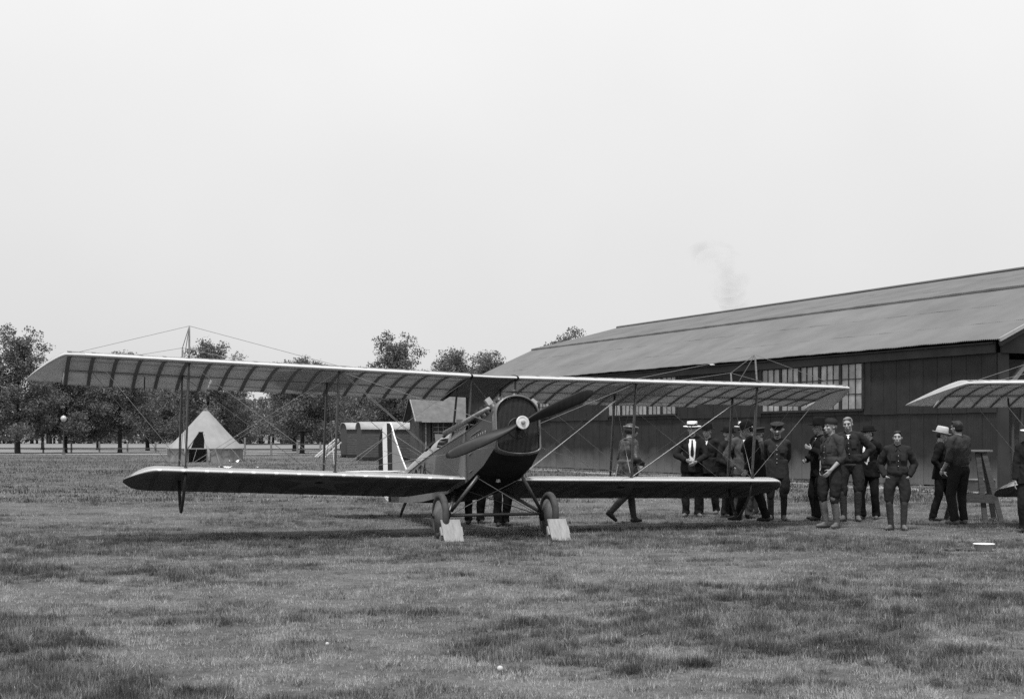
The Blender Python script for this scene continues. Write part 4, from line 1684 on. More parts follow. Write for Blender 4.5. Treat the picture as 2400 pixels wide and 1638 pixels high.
    MB().tube([(-5.25, 0, -1.10), (-5.50, 0, -1.22), (-5.72, 0, -1.36)], [0.03, 0.028, 0.022], 8).build('tail_skid', 'wood_dark', root, True)
    MB().ell((-5.72, 0, -1.355), (0.05, 0.035, 0.012), 8, 6).build('skid_shoe', 'iron', root)
    return root, st


OB = Vector((-0.2474, 21.2229, 2.3839))
MF = Vector((0.32904752, -0.92534292, 0.18833007))
MP = Vector((0.94355355, 0.33017664, -0.02626952))
MU = Vector((-0.03787387, 0.18634343, 0.9817544))


def frame(o, f, p, u):
    return Matrix(((f.x, p.x, u.x, o.x), (f.y, p.y, u.y, o.y), (f.z, p.z, u.z, o.z), (0, 0, 0, 1)))


plane, st_fn = make_biplane('biplane')


def copy_tree(o, parent=None):
    c = o.copy()
    COL.objects.link(c)
    c.parent = parent
    for ch in list(o.children):
        copy_tree(ch, c)
    return c


plane2 = copy_tree(plane)
plane.matrix_world = frame(OB, MF, MP, MU)
tag(plane, 'large biplane facing us with fabric wings, standing on the grass', 'biplane', 'biplanes on the field')


def plane_axes(yaw, pitch, roll):
    f = Vector((math.sin(yaw), -math.cos(yaw), 0))
    u = Vector((0, 0, 1))
    s = Vector((-math.cos(yaw), -math.sin(yaw), 0))
    F_ = f * math.cos(pitch) + u * math.sin(pitch)
    U_ = -f * math.sin(pitch) + u * math.cos(pitch)
    S_ = s * math.cos(roll) + U_ * math.sin(roll)
    U_ = S_.cross(F_)
    if U_.z < 0:
        U_ = -U_
    return F_, -S_, U_


plane2.matrix_world = frame(Vector((13.26, 22.85, 2.384)), *plane_axes(0.10, 0.187, -0.02))
tag(plane2, 'second biplane cut by the right edge, only its wing tips in view', 'biplane', 'biplanes on the field')

# painted number on the fuselage side
cu = bpy.data.curves.new('number', 'FONT')
cu.body = '20274'
cu.size = 0.62
cu.space_character = 1.06
cu.extrude = 0.0
tmp = bpy.data.objects.new('number', cu)
COL.objects.link(tmp)
bpy.context.view_layer.update()
dg = bpy.context.evaluated_depsgraph_get()
num = bpy.data.meshes.new_from_object(tmp.evaluated_get(dg))
bpy.data.objects.remove(tmp)
xs = [v.co.x for v in num.vertices]
ys_ = [v.co.y for v in num.vertices]
wx, hy_ = max(xs) - min(xs), max(ys_) - min(ys_)
for v in num.vertices:
    x = -4.28 + (v.co.x - min(xs)) / wx * 1.60
    z = -1.17 + (v.co.y - min(ys_)) / hy_ * 0.36
    v.co = (x, -(st_fn(x)[0] + 0.004), z)
o = link('fuselage_number', num, 'black', plane)


# ------------------------------------------------------------------ wheel chocks
def chock(label, a, b):
    a, b = Vector((a[0], a[1], 0)), Vector((b[0], b[1], 0))
    t = empty('wheel_chock', (a + b) / 2 + Vector((0.335, -0.942, 0)) * 0.09, math.atan2(MF.y, MF.x))
    tag(t, label, 'chock', 'wheel chocks')
    w = 0.145
    nsl = 0.62
    mb = MB()

    def board(x0, z0, x1, z1, hw, th):
        d_ = Vector((x1 - x0, 0, z1 - z0)).normalized()
        nn = Vector((d_.z, 0, -d_.x)) * -th
        q = MB()
        vs = []
        for (x, z) in ((x0, z0), (x1, z1)):
            for y in (-hw, hw):
                vs += [Vector((x, y, z)), Vector((x, y, z)) + nn]
        q.add(vs, [(0, 2, 6, 4), (1, 5, 7, 3), (0, 1, 3, 2), (4, 6, 7, 5), (0, 4, 5, 1), (2, 3, 7, 6)])
        return q
    board(0.0, 0.0, -0.21, 0.30, w, 0.022).build('ramp_board', 'chock_board', t)
    board(-0.09, 0.085, -0.165, 0.20, w + 0.022, 0.045).build('cross_board', 'chock_board', t)
    for s in (-1, 1):
        q = MB()
        for y in (s * (w - 0.03), s * (w - 0.055)):
            q.v += [(-0.045, y, 0.0), (-0.40, y, 0.0), (-0.225, y, 0.24)]
        q.f += [(0, 1, 2), (5, 4, 3), (0, 3, 4, 1), (1, 4, 5, 2), (2, 5, 3, 0)]
        q.build('side_board', 'plank_grey', t)
    return t


chock('pale slanted board chock before the wheel nearer the tent', (-0.99, 20.43), (-0.72, 20.43))
chock('pale slanted board chock before the wheel nearer the people', (0.56, 20.62), (0.82, 20.62))


# ------------------------------------------------------------------ people
PENDING = []


def blob(name, mb, voxel, smooth, m, parent, wrinkle=0.0, wscale=9.0, seed=0):
    """overlapping closed volumes grown together into one continuous surface (finished below in one pass)"""
    me = bpy.data.meshes.new(name)
    me.from_pydata(mb.v, [], mb.f)
    me.materials.append(MATS[m])
    o = bpy.data.objects.new(name, me)
    COL.objects.link(o)
    if parent:
        o.parent = parent
    md = o.modifiers.new('grow', 'REMESH')
    md.mode = 'VOXEL'
    md.voxel_size = voxel
    md.use_smooth_shade = True
    sm = o.modifiers.new('ease', 'SMOOTH')
    sm.factor = 0.5
    sm.iterations = smooth
    PENDING.append((o, wrinkle, wscale, seed))
    return o


def finish_blobs():
    bpy.context.view_layer.update()
    dg = bpy.context.evaluated_depsgraph_get()
    done = []
    for o, wr, ws, sd in PENDING:
        done.append(bpy.data.meshes.new_from_object(o.evaluated_get(dg)))
    for (o, wr, ws, sd), me in zip(PENDING, done):
        o.modifiers.clear()
        old = o.data
        o.data = me
        me.name = o.name
        bpy.data.meshes.remove(old)
        if wr:
            n = len(me.vertices)
            co = np.empty(n * 3)
            no = np.empty(n * 3)
            me.vertices.foreach_get('co', co)
            me.vertex_normals.foreach_get('vector', no)
            co, no = co.reshape(-1, 3), no.reshape(-1, 3)
            # folds: two crossing trains of value noise
            a = fbm(co[:, 0] * 1.5 + co[:, 1] * 0.6 + 10 * sd, co[:, 2] * 0.45 - co[:, 1] * 1.3, ws, sd, 3) - 0.5
            b = fbm(co[:, 0] + co[:, 2] * 0.8 + 3 * sd, co[:, 1] - co[:, 2] * 0.55, ws * 0.9, sd + 5, 3) - 0.5
            co += no * ((a + b) * wr + 0.30 * wr)[:, None]
            me.vertices.foreach_set('co', co.ravel())
            me.update()
    PENDING.clear()


def ik(a, c, l1, l2, hint):
    """joint between a and c for two bones, bent towards hint; also the reachable end"""
    a, c, hint = Vector(a), Vector(c), Vector(hint)
    d = c - a
    D = d.length
    if D > (l1 + l2) * 0.995:
        c = a + d * ((l1 + l2) * 0.995 / D)
        d = c - a
        D = d.length
    d.normalize()
    x = (l1 * l1 - l2 * l2 + D * D) / (2 * D)
    h = math.sqrt(max(0.0, l1 * l1 - x * x))
    hv = hint - a
    hv = hv - d * hv.dot(d)
    hv = hv.normalized() if hv.length > 1e-4 else Vector((0, 1, 0))
    return a + d * x + hv * h, c


def hat_mesh(kind):
    """parts of a hat around the origin = crown base, forward -y; list of (name, MB, material)"""
    if kind == 'boater':
        return [('crown', MB().lathe([(0.096, -0.01), (0.098, 0.0), (0.095, 0.085), (0.090, 0.092), (0.0, 0.094)], 24, sy=1.12), 'straw'),
                ('brim', MB().lathe([(0.085, -0.002), (0.165, -0.004), (0.167, 0.002), (0.165, 0.006), (0.085, 0.008)], 28, sy=1.06), 'straw'),
                ('band', MB().lathe([(0.0985, 0.008), (0.1005, 0.012), (0.099, 0.042), (0.097, 0.045)], 24, sy=1.12), 'felt_black')]
    if kind == 'bowler':
        prof = [(0.098, -0.01), (0.100, 0.02), (0.098, 0.055), (0.085, 0.095), (0.055, 0.120), (0.0, 0.128)]
        return [('crown', MB().lathe(prof, 24, sy=1.15), 'felt_black'),
                ('brim', MB().lathe([(0.09, -0.005), (0.125, -0.010), (0.143, 0.006), (0.140, 0.018), (0.128, 0.006), (0.09, 0.006)], 26, sy=1.15), 'felt_black')]
    if kind in ('fedora', 'fedora_white', 'widehat'):
        m = 'felt_white' if kind == 'fedora_white' else 'felt_black'
        br = 0.185 if kind == 'widehat' else 0.158
        hgt = 0.135 if kind == 'widehat' else 0.115
        c = MB().lathe([(0.097, -0.01), (0.099, 0.02), (0.094, hgt * 0.7), (0.082, hgt), (0.060, hgt * 1.04), (0.03, hgt * 0.93), (0.0, hgt * 0.90)], 24, sy=1.18)
        return [('crown', c, m), ('brim', MB().lathe([(0.09, -0.004), (0.13, -0.012), (br, -0.004), (br, 0.004), (0.13, -0.002), (0.09, 0.006)], 28, sy=1.12), m),
                ('band', MB().lathe([(0.1005, 0.006), (0.1015, 0.010), (0.099, 0.036)], 24, sy=1.18), 'trim' if kind == 'fedora_white' else 'felt_black')]
    if kind == 'peaked':
        v = MB()
        n = 12
        for i in range(n + 1):
            a = math.pi + math.pi * i / n
            for r_, z in ((0.096, 0.012), (0.150, -0.018)):
                v.v.append((math.cos(a) * r_ * 0.86, math.sin(a) * r_ * 1.12, z if r_ < .1 else z - 0.012 * abs(math.sin(a))))
        for i in range(n):
            v.f.append((2 * i, 2 * i + 1, 2 * i + 3, 2 * i + 2))
        return [('band', MB().lathe([(0.094, -0.01), (0.096, 0.0), (0.096, 0.045)], 24, sy=1.14), 'khaki'),
                ('crown', MB().lathe([(0.096, 0.045), (0.128, 0.072), (0.130, 0.082), (0.11, 0.092), (0.0, 0.098)], 26, sy=1.12), 'khaki'),
                ('visor', v, 'boot_shine')]
    if kind == 'skullcap':
        return [('crown', MB().lathe([(0.093, -0.02), (0.097, 0.0), (0.090, 0.045), (0.06, 0.075), (0.0, 0.085)], 22, sy=1.15), 'wool_dark')]
    if kind == 'helmet':
        return [('crown', MB().ell((0, 0.01, 0.0), (0.105, 0.122, 0.105), 20, 12), 'leather_coat'),
                ('goggles', MB().tube([(math.cos(a) * 0.106, math.sin(a) * 0.124 + .01, 0.035 - 0.012 * math.sin(a)) for a in [2 * math.pi * k / 24 for k in range(25)]], 0.017, 6, cap=False), 'rim')]
    return []


def person(spec):
    H = spec['H']
    k = H / 1.72
    lab = spec['label']
    x0, y0 = spec['pos']
    face = R(spec.get('face', 0))
    seed = spec.get('seed', int(abs(x0 * 37 + y0 * 11)) + 1)
    girth = spec.get('girth', 1.0)
    lean_f, lean_s = R(spec.get('lean', 0)), R(spec.get('side', 0))
    # local: forward -y, left hand +x
    piv = Vector((0, 0, 0.93 * k))
    rotl = Matrix.Rotation(lean_f, 3, 'X') @ Matrix.Rotation(lean_s, 3, 'Y')

    def up(p):
        p = Vector(p) * k
        return piv + rotl @ (p - piv)
    hipz = 0.90
    fl = Vector(spec.get('footL', (0.11, 0.02, 0))) * k
    fr = Vector(spec.get('footR', (-0.11, 0.0, 0))) * k
    toe = {'L': spec.get('toeL', 18), 'R': spec.get('toeR', -18)}
    heel = {'L': spec.get('heelL', 0), 'R': spec.get('heelR', 0)}
    J = {}
    for sd, s, f in (('L', 1, fl), ('R', -1, fr)):
        hip = Vector((s * 0.088, 0.005, hipz)) * k
        a_ = R(toe[sd])
        fwd = Vector((math.sin(a_), -math.cos(a_), 0))
        hl = R(heel[sd])
        ank = f + Vector((0, 0, 0.085 * k)) + (Vector((0, 0, math.sin(hl) * 0.17 * k)) if hl else Vector((0, 0, 0)))
        kn, ank = ik(hip, ank, 0.425 * k, 0.405 * k, hip + fwd * 2 + Vector((0, 0, -.4)))
        fd = (fwd * math.cos(hl) + Vector((0, 0, -math.sin(hl)))).normalized()
        J[sd] = (hip, kn, ank, fd)
    sh = {'L': up((0.168 * girth ** .5, 0.012, 1.405)), 'R': up((-0.168 * girth ** .5, 0.012, 1.405))}
    defh = {'L': (0.27, -0.04, 0.80), 'R': (-0.27, -0.04, 0.80)}
    arms = {}
    for sd, s in (('L', 1), ('R', -1)):
        tgt = Vector(spec.get('hand' + sd, defh[sd])) * k
        hint = Vector(spec.get('elb' + sd, (s * 0.5, 0.45, 1.0))) * k
        el, wr = ik(sh[sd], tgt, 0.295 * k, 0.262 * k, hint)
        arms[sd] = (sh[sd], el, wr)
    neck0, neck1 = up((0, 0.012, 1.44)), up((0, -0.005, 1.525))
    hc = up((0, -0.018, 1.612))
    ht = R(spec.get('head', 0))
    nod = R(spec.get('nod', 0))
    HM = rotl @ Matrix.Rotation(ht, 3, 'Z') @ Matrix.Rotation(nod, 3, 'X')

    def hd(p):
        return hc + HM @ (Vector(p) * k)

    # ---- body: skull, jaw, nose, ears, neck, trunk, limbs, hands and feet as one surface
    b = MB()
    b.ell(hd((0, 0.012, 0.018)), tuple(q * k for q in (0.074, 0.094, 0.090)), 18, 12, HM)
    b.ell(hd((0, -0.025, -0.035)), tuple(q * k for q in (0.060, 0.068, 0.078)), 16, 10, HM)
    b.ell(hd((0, -0.052, -0.085)), tuple(q * k for q in (0.032, 0.034, 0.026)), 12, 8, HM)      # chin
    b.cap(hd((0, -0.086, 0.014)), hd((0, -0.112, -0.030)), 0.008 * k, 0.0155 * k, 8)                # nose
    b.cap(hd((-0.042, -0.077, 0.030)), hd((0.042, -0.077, 0.030)), 0.013 * k, 0.013 * k, 8)         # brow
    b.cap(hd((-0.018, -0.092, -0.062)), hd((0.018, -0.092, -0.062)), 0.010 * k, 0.010 * k, 8)       # lips
    for s in (-1, 1):
        b.ell(hd((s * 0.040, -0.066, -0.022)), tuple(q * k for q in (0.026, 0.022, 0.022)), 10, 8, HM)
        b.ell(hd((s * 0.076, 0.014, -0.012)), tuple(q * k for q in (0.010, 0.016, 0.028)), 10, 8, HM)
    b.cap(neck0, hd((0, 0.02, -0.05)), 0.062 * k, 0.056 * k)
    tr = [(0.93, .145, .100, 0.0), (1.03, .130, .092, 0.0), (1.16, .138, .098, 0.0), (1.28, .150, .104, 0.0), (1.36, .145, .088, 0.01), (1.42, .085, .060, 0.015)]
    for (za, rx, ry, yo), (zb, rx2, ry2, yo2) in zip(tr[:-1], tr[1:]):
        for s in (-1, 1):
            b.cap(up((s * (rx - ry) * girth, yo, za)), up((s * (rx2 - ry2) * girth, yo2, zb)), ry * k * girth, ry2 * k * girth, 14)
    for sd, s in (('L', 1), ('R', -1)):
        hip, kn, an, fd = J[sd]
        b.cap(hip, kn, 0.084 * k, 0.056 * k)
        mid = kn.lerp(an, 0.35)
        b.cap(kn, mid + Vector((0, 0.012 * k, 0)), 0.054 * k, 0.054 * k)
        b.cap(mid, an, 0.052 * k, 0.036 * k)
        b.cap(an + Vector((0, 0, -0.045 * k)) - fd * 0.03 * k, an + fd * 0.13 * k + Vector((0, 0, -0.055 * k)), 0.032 * k, 0.027 * k)
        a, e, w = arms[sd]
        b.cap(up((s * 0.05, 0.012, 1.43)), a, 0.045 * k, 0.050 * k)
        b.cap(a, e, 0.048 * k, 0.039 * k)
        b.cap(e, e.lerp(w, 0.35), 0.039 * k, 0.039 * k)
        b.cap(e.lerp(w, 0.35), w, 0.039 * k, 0.026 * k)
        # hand
        d_ = (w - e).normalized()
        pn = Vector(spec.get('palm' + sd, (-s, 0.15, 0)))
        pn = (pn - d_ * pn.dot(d_)).normalized()
        sdv = d_.cross(pn).normalized()
        if sdv.dot(Vector((0, -1, 0.2))) < 0:
            sdv = -sdv                       # thumb side to the front
        pc = w + d_ * 0.045 * k
        for q in (-0.024, -0.008, 0.008, 0.024):
            b.cap(w + sdv * q * 0.7 * k, w + d_ * 0.085 * k + sdv * q * k, 0.015 * k, 0.0125 * k, 8)
        curl = spec.get('curl' + sd, 0.5)
        for q, ln in ((-0.031, 0.062), (-0.0105, 0.076), (0.0105, 0.082), (0.031, 0.072)):
            base = w + d_ * 0.088 * k + sdv * q * k
            p1 = base + (d_ + pn * curl * 0.5).normalized() * ln * 0.5 * k
            p2 = p1 + (d_ * (1 - curl * 0.6) + pn * curl * 1.5).normalized() * ln * 0.5 * k
            b.cap(base, p1, 0.0092 * k, 0.0088 * k, 7)
            b.cap(p1, p2, 0.0088 * k, 0.0074 * k, 7)
        t0 = w + d_ * 0.025 * k + sdv * 0.026 * k
        t1 = t0 + (d_ * 0.6 + sdv * 0.8 + pn * 0.3).normalized() * 0.035 * k
        t2 = t1 + (d_ * 0.9 + sdv * 0.25 + pn * 0.35).normalized() * 0.034 * k
        b.cap(t0, t1, 0.013 * k, 0.0105 * k, 7)
        b.cap(t1, t2, 0.0105 * k, 0.0085 * k, 7)
    o = blob('person', b, 0.0098, 2, 'skin', None)
    o.location = (x0, y0, spec.get('z', 0.0))
    o.rotation_euler = (0, 0, face)
    tag(o, lab, 'person', 'people standing by the hangar')

    # eyes, hair, moustache
    for s in (-1, 1):
        MB().ell(hd((s * 0.030, -0.0845, 0.006)), tuple(q * k for q in (0.0115, 0.006, 0.0046)), 8, 6, HM).build('eye', 'eye', o, True)
        MB().cap(hd((s * 0.014, -0.094, 0.030)), hd((s * 0.046, -0.083, 0.031)), 0.0042 * k, 0.0035 * k, 6).build('eyebrow', spec.get('hair', 'hair_dark'), o, True)
    if spec.get('moustache'):
        MB().cap(hd((-0.026, -0.098, -0.048)), hd((0.026, -0.098, -0.048)), 0.0105 * k, 0.0105 * k, 8).build('moustache', spec['hair'], o, True)
    if spec.get('beard'):
        MB().ell(hd((0, -0.055, -0.085)), tuple(q * k for q in (0.052, 0.052, 0.05)), 12, 8, HM).build('beard', spec['hair'], o, True)
    hb = MB()
    if not spec.get('hat') or spec['hat'] == 'none':
        hb.ell(hd((0, 0.024, 0.032)), tuple(q * k for q in (0.0815, 0.094, 0.088)), 18, 12, HM)
        hb.ell(hd((0, 0.046, -0.010)), tuple(q * k for q in (0.074, 0.066, 0.072)), 16, 10, HM)
        hb.cap(hd((-0.045, -0.040, 0.088)), hd((0.05, -0.042, 0.094)), 0.020 * k, 0.024 * k)
    else:
        hb.ell(hd((0, 0.034, 0.004)), tuple(q * k for q in (0.0795, 0.080, 0.062)), 16, 10, HM)
    if spec.get('hat') != 'helmet':
        blob('hair', hb, 0.012, 2, spec.get('hair', 'hair_dark'), o, 0.004, 60)
    if spec.get('hat') and spec['hat'] != 'none':
        tilt = R(spec.get('hat_tilt', 6))
        hm = HM @ Matrix.Rotation(tilt, 3, 'X')
        hat = empty('hat')
        hat.parent = o
        zoff = 0.028 if spec['hat'] == 'helmet' else 0.062
        hat.matrix_local = Matrix.Translation(hd((0, 0.010, zoff))) @ hm.to_4x4() @ Matrix.Scale(k * 1.0, 4)
        for nm, mbb, mm in hat_mesh(spec['hat']):
            mm = {'straw': spec.get('straw', 'straw')}.get(mm, mm)
            mbb.build(nm, mm, hat, True)

    top = spec.get('top', 'jacket')
    tm = spec.get('top_mat', 'suit_dark')
    # ---- trousers
    leg = spec.get('legs', 'trousers')
    lmn = spec.get('leg_mat', tm)
    t = MB()
    for s in (-1, 1):
        t.cap(Vector((s * 0.05, 0.0, 1.00)) * k, Vector((s * 0.075, 0.005, 0.90)) * k, 0.105 * k * girth, 0.108 * k * girth, 14)
    t.cap(Vector((0, 0.0, 1.03)) * k, Vector((0, 0.005, 0.90)) * k, 0.104 * k * girth, 0.112 * k * girth, 14)
    low = MB()
    for sd, s in (('L', 1), ('R', -1)):
        hip, kn, an, fd = J[sd]
        if leg == 'trousers':
            t.cap(hip, hip.lerp(kn, 0.6), 0.104 * k, 0.084 * k, 14)
            t.cap(hip.lerp(kn, 0.6), kn, 0.084 * k, 0.072 * k, 14)
            end = an + Vector((0, 0, -0.015 * k))
            t.cap(kn, kn.lerp(end, 0.6), 0.071 * k, 0.067 * k, 14)
            t.tube([kn.lerp(end, 0.5), kn.lerp(end, 0.85), end + fd * 0.012 * k], [0.065 * k, 0.066 * k, 0.073 * k], 14)
        else:
            out = Vector((s * 0.026, 0.0, 0)) * k
            t.cap(hip, hip.lerp(kn, 0.45) + out, 0.104 * k, 0.100 * k, 14)
            t.cap(hip.lerp(kn, 0.45) + out, hip.lerp(kn, 0.85) + out * 0.6, 0.100 * k, 0.076 * k, 14)
            t.cap(hip.lerp(kn, 0.8), kn.lerp(an, 0.12), 0.074 * k, 0.058 * k, 14)
            q = kn.lerp(an, -0.02)
            low.cap(q, kn.lerp(an, 0.42) + Vector((0, .006, 0)), 0.0605 * k, 0.0620 * k, 14)
            low.cap(kn.lerp(an, 0.42) + Vector((0, .006, 0)), an + Vector((0, 0, -0.02)), 0.0615 * k, 0.047 * k, 14)
    blob('trousers' if leg == 'trousers' else 'breeches', t, 0.013, 3, lmn, o, 0.022, 9, seed)
    if leg != 'trousers':
        blob('leggings', low, 0.012, 2, spec.get('low_mat', 'puttee'), o, 0.004, 14, seed + 3)
    shm = spec.get('shoe', 'shoe_dark')
    for sd in ('L', 'R'):
        hip, kn, an, fd = J[sd]
        q = MB()
        hl = an - Vector((0, 0, 0.040 * k)) - fd * 0.035 * k
        q.cap(an + Vector((0, 0, 0.01)), hl, 0.046 * k, 0.042 * k)
        q.cap(hl, hl + fd * 0.10 * k, 0.042 * k, 0.041 * k)
        q.cap(hl + fd * 0.09 * k, hl + fd * 0.185 * k + Vector((0, 0, -0.006 * k)), 0.042 * k, 0.031 * k)
        q.cap(an + fd * 0.02 * k, hl + fd * 0.12 * k, 0.042 * k, 0.030 * k)
        so = blob('shoe', q, 0.010, 2, shm, o)
    # ---- upper garment
    g = MB()
    gm = 1.0
    if top in ('jacket', 'coat', 'tunic'):
        gm = 1.12 if top != 'coat' else 1.18
    else:
        gm = 1.12
    tr2 = [(1.04, .136, .104, 0.0), (1.16, .148, .110, 0.0), (1.28, .163, .116, 0.0), (1.365, .150, .098, 0.012), (1.43, .095, .068, 0.016)]
    for (za, rx, ry, yo), (zb, rx2, ry2, yo2) in zip(tr2[:-1], tr2[1:]):
        for s in (-1, 0, 1):
            g.cap(up((s * (rx - ry) * girth, yo, za)), up((s * (rx2 - ry2) * girth, yo2, zb)), ry * k * girth * gm * 0.98, ry2 * k * girth * gm * (0.98 if zb < 1.4 else 0.92), 14)
    hem = {'jacket': 0.80, 'coat': 0.50, 'tunic': 0.76, 'shirt': 1.00, 'blouse': 0.98}[top]
    hem = spec.get('hem', hem)
    if hem < 0.95:
        fl_ = spec.get('flare', 1.0)
        secs = []
        nn = 6
        for i in range(nn + 1):
            u_ = i / nn
            z = lerp(1.10, hem, u_)
            secs.append((0.0, (0.004 + 0.01 * u_) * k, z * k, lerp(0.175, 0.196 + (0.05 if top == 'coat' else 0), u_) * k * girth * fl_, lerp(0.125, 0.150 + (0.06 if top == 'coat' else 0), u_) * k * girth * fl_))
        g.loft(list(reversed(secs)), 24)
    else:
        g.loft([(0, 0.002, (hem - 0.015) * k, 0.150 * k * girth, 0.112 * k * girth), (0, 0.002, (hem + 0.03) * k, 0.176 * k * girth, 0.135 * k * girth), (0, 0, (hem + 0.12) * k, 0.170 * k * girth, 0.124 * k * girth)], 24)
    sl = spec.get('sleeve', 1.0)
    smul = 1.10
    for sd, s in (('L', 1), ('R', -1)):
        a, e, w = arms[sd]
        g.cap(up((s * 0.055, 0.014, 1.440)), a, 0.056 * k * smul, 0.060 * k * smul)
        g.cap(up((s * 0.10, 0.012, 1.36)), a, 0.075 * k * smul, 0.056 * k * smul)
        g.cap(a, e, 0.060 * k * smul, 0.052 * k * smul)
        if sl >= 1:
            g.cap(e, e.lerp(w, 0.55), 0.052 * k * smul, 0.046 * k * smul)
            we_ = w - (w - e).normalized() * 0.012 * k
            g.tube([e.lerp(w, 0.4), e.lerp(w, 0.8), we_], [0.047 * k * smul, 0.044 * k * smul, 0.043 * k * smul], 12)
        else:
            ee = e.lerp(w, sl * 0.6)
            g.cap(e, ee, 0.052 * k, 0.050 * k)
            g.tube([ee - (w - e).normalized() * 0.045 * k, ee + (w - e).normalized() * 0.035 * k], 0.058 * k, 12)
    blob({'jacket': 'jacket', 'coat': 'overcoat', 'tunic': 'tunic', 'shirt': 'shirt', 'blouse': 'shirt'}[top], g, 0.012, 3, tm, o, 0.026 if top != 'tunic' else 0.014, 12, seed + 1)

    # front of the chest: a patch that follows the garment
    def chest(xx, z, out=0.0):
        """point on the front of the garment"""
        zz = [q[0] for q in tr2]
        i = 0
        while i < len(tr2) - 2 and z > tr2[i + 1][0]:
            i += 1
        u_ = min(1, max(0, (z - tr2[i][0]) / (tr2[i + 1][0] - tr2[i][0])))
        rx = lerp(tr2[i][1], tr2[i + 1][1], u_) * girth
        ry = lerp(tr2[i][2], tr2[i + 1][2], u_) * girth * gm
        yo = lerp(tr2[i][3], tr2[i + 1][3], u_)
        flat = max(0.001, rx - ry * 0.5)
        yy = -ry * math.sqrt(max(0.05, 1 - (xx / (rx * 1.25)) ** 2)) + yo
        return up((xx, yy - out - 0.012, z))
    if top == 'jacket':
        op = spec.get('open', 0.06)
        zlow = spec.get('vee', 1.14)
        mb = MB()
        nz = 8
        for i in range(nz + 1):
            z = lerp(zlow, 1.44, i / nz)
            hw = lerp(spec.get('open_low', 0.004), op, i / nz) if i < nz - 1 else op * 0.9
            for q in (-1, -0.5, 0, 0.5, 1):
                mb.v.append(chest(q * hw, z, 0.010 + 0.006 * (1 - q * q)))
        for i in range(nz):
            for q in range(4):
                o_ = i * 5 + q
                mb.f.append((o_, o_ + 1, o_ + 6, o_ + 5))
        mb.build('shirt_front', 'shirt_white', o, True)
        for s in (-1, 1):      # lapels
            lp = MB()
            for i in range(nz + 1):
                z = lerp(zlow, 1.43, i / nz)
                hw = lerp(spec.get('open_low', 0.004), op, i / nz)
                wd = 0.045 * math.sin(math.pi * min(1, 0.15 + i / nz * 0.8)) + 0.012
                lp.v.append(chest(s * hw, z, 0.017))
                lp.v.append(chest(s * (hw + wd), z, 0.010))
                lp.v.append(chest(s * (hw + wd + .012), z, -0.01))
            for i in range(nz):
                for q in (0, 1):
                    lp.f.append((3 * i + q, 3 * i + q + 1, 3 * i + 4 + q, 3 * i + 3 + q))
            lp.build('lapel', tm, o, True)
        cl = MB()
        cl.tube([up((math.sin(a) * 0.062, -math.cos(a) * 0.060 + 0.008, 1.452 + 0.022 * math.cos(a) * -1)) for a in [2 * math.pi * i / 16 for i in range(17)]], 0.017 * k, 8, cap=False)
        cl.build('collar', 'shirt_white', o, True)
        if spec.get('tie', 'long') == 'long':
            tt = MB()
            zt = spec.get('tie_low', zlow + 0.02)
            for i in range(7):
                z = lerp(1.425, zt, i / 6)
                hw = (0.014, 0.016, 0.020, 0.025, 0.030, 0.032, 0.020)[i]
                for q in (-1, 0, 1):
                    tt.v.append(chest(q * hw, z, 0.024 - 0.004 * abs(q)))
            for i in range(6):
                for q in (0, 1):
                    tt.f.append((3 * i + q, 3 * i + q + 1, 3 * i + q + 4, 3 * i + q + 3))
            tt.build('necktie', spec.get('tie_mat', 'suit_dark'), o, True)
        elif spec.get('tie') == 'bow':
            q = chest(0, 1.425, 0.03)
            tt = MB()
            for s in (-1, 1):
                tt.cap(q + Vector((s * 0.010, 0, 0)), q + Vector((s * 0.042, 0.006, 0.0)), 0.009, 0.021, 8)
            tt.build('bow_tie', 'felt_black', o, True)
        if spec.get('buttons', True):
            for z in (zlow - 0.05, zlow - 0.14):
                if z > 0.93:
                    MB().ell(chest(0.012, max(z, 1.04), 0.012), (0.010, 0.006, 0.010), 8, 5).build('button', 'black', o)
    elif top == 'tunic':
        for z in (1.36, 1.28, 1.20, 1.12, 1.05):
            MB().ell(chest(0.0, z, 0.012), (0.010, 0.007, 0.010), 8, 5).build('button', 'brass', o)
        MB().tube([up((math.sin(a) * 0.064, -math.cos(a) * 0.062 + 0.008, 1.455)) for a in [2 * math.pi * i / 16 for i in range(17)]], 0.020 * k, 8, cap=False).build('collar', tm, o, True)
        for s in (-1, 1):
            MB().bar(up((s * 0.09, 0.012, 1.470)), up((s * 0.185, 0.012, 1.455)), 0.045, 0.010, (0, 0.2, 1)).build('shoulder_strap', 'brass', o)
            for z in (1.29, 0.90):
                if z > 1:
                    mb = MB()
                    for xx in (0.055, 0.095, 0.135):
                        mb.v += [chest(s * xx, z + 0.05, 0.010), chest(s * xx, z - 0.06, 0.012)]
                    mb.f += [(0, 1, 3, 2), (2, 3, 5, 4)]
                    mb.build('pocket', tm, o, True)
    elif top in ('shirt', 'blouse'):
        MB().tube([up((math.sin(a) * 0.066, -math.cos(a) * 0.064 + 0.008, 1.447 + 0.020 * -math.cos(a))) for a in [2 * math.pi * i / 16 for i in range(17)]], 0.017 * k, 8, cap=False).build('collar', tm, o, True)
        for s in (-1, 1):
            mb = MB()
            for xx in (0.045, 0.085, 0.125):
                mb.v += [chest(s * xx, 1.34, 0.010), chest(s * xx, 1.315, 0.016), chest(s * xx, 1.21, 0.012)]
            mb.f += [(0, 1, 4, 3), (1, 2, 5, 4), (3, 4, 7, 6), (4, 5, 8, 7)]
            mb.build('pocket', tm, o, True)
        MB().lathe([(0.158 * girth, 0.985), (0.162 * girth, 1.0), (0.158 * girth, 1.02)], 28, (0, 0, 0), sx=k * 1.0, sy=k * 0.80).build('belt', 'leather', o, True)
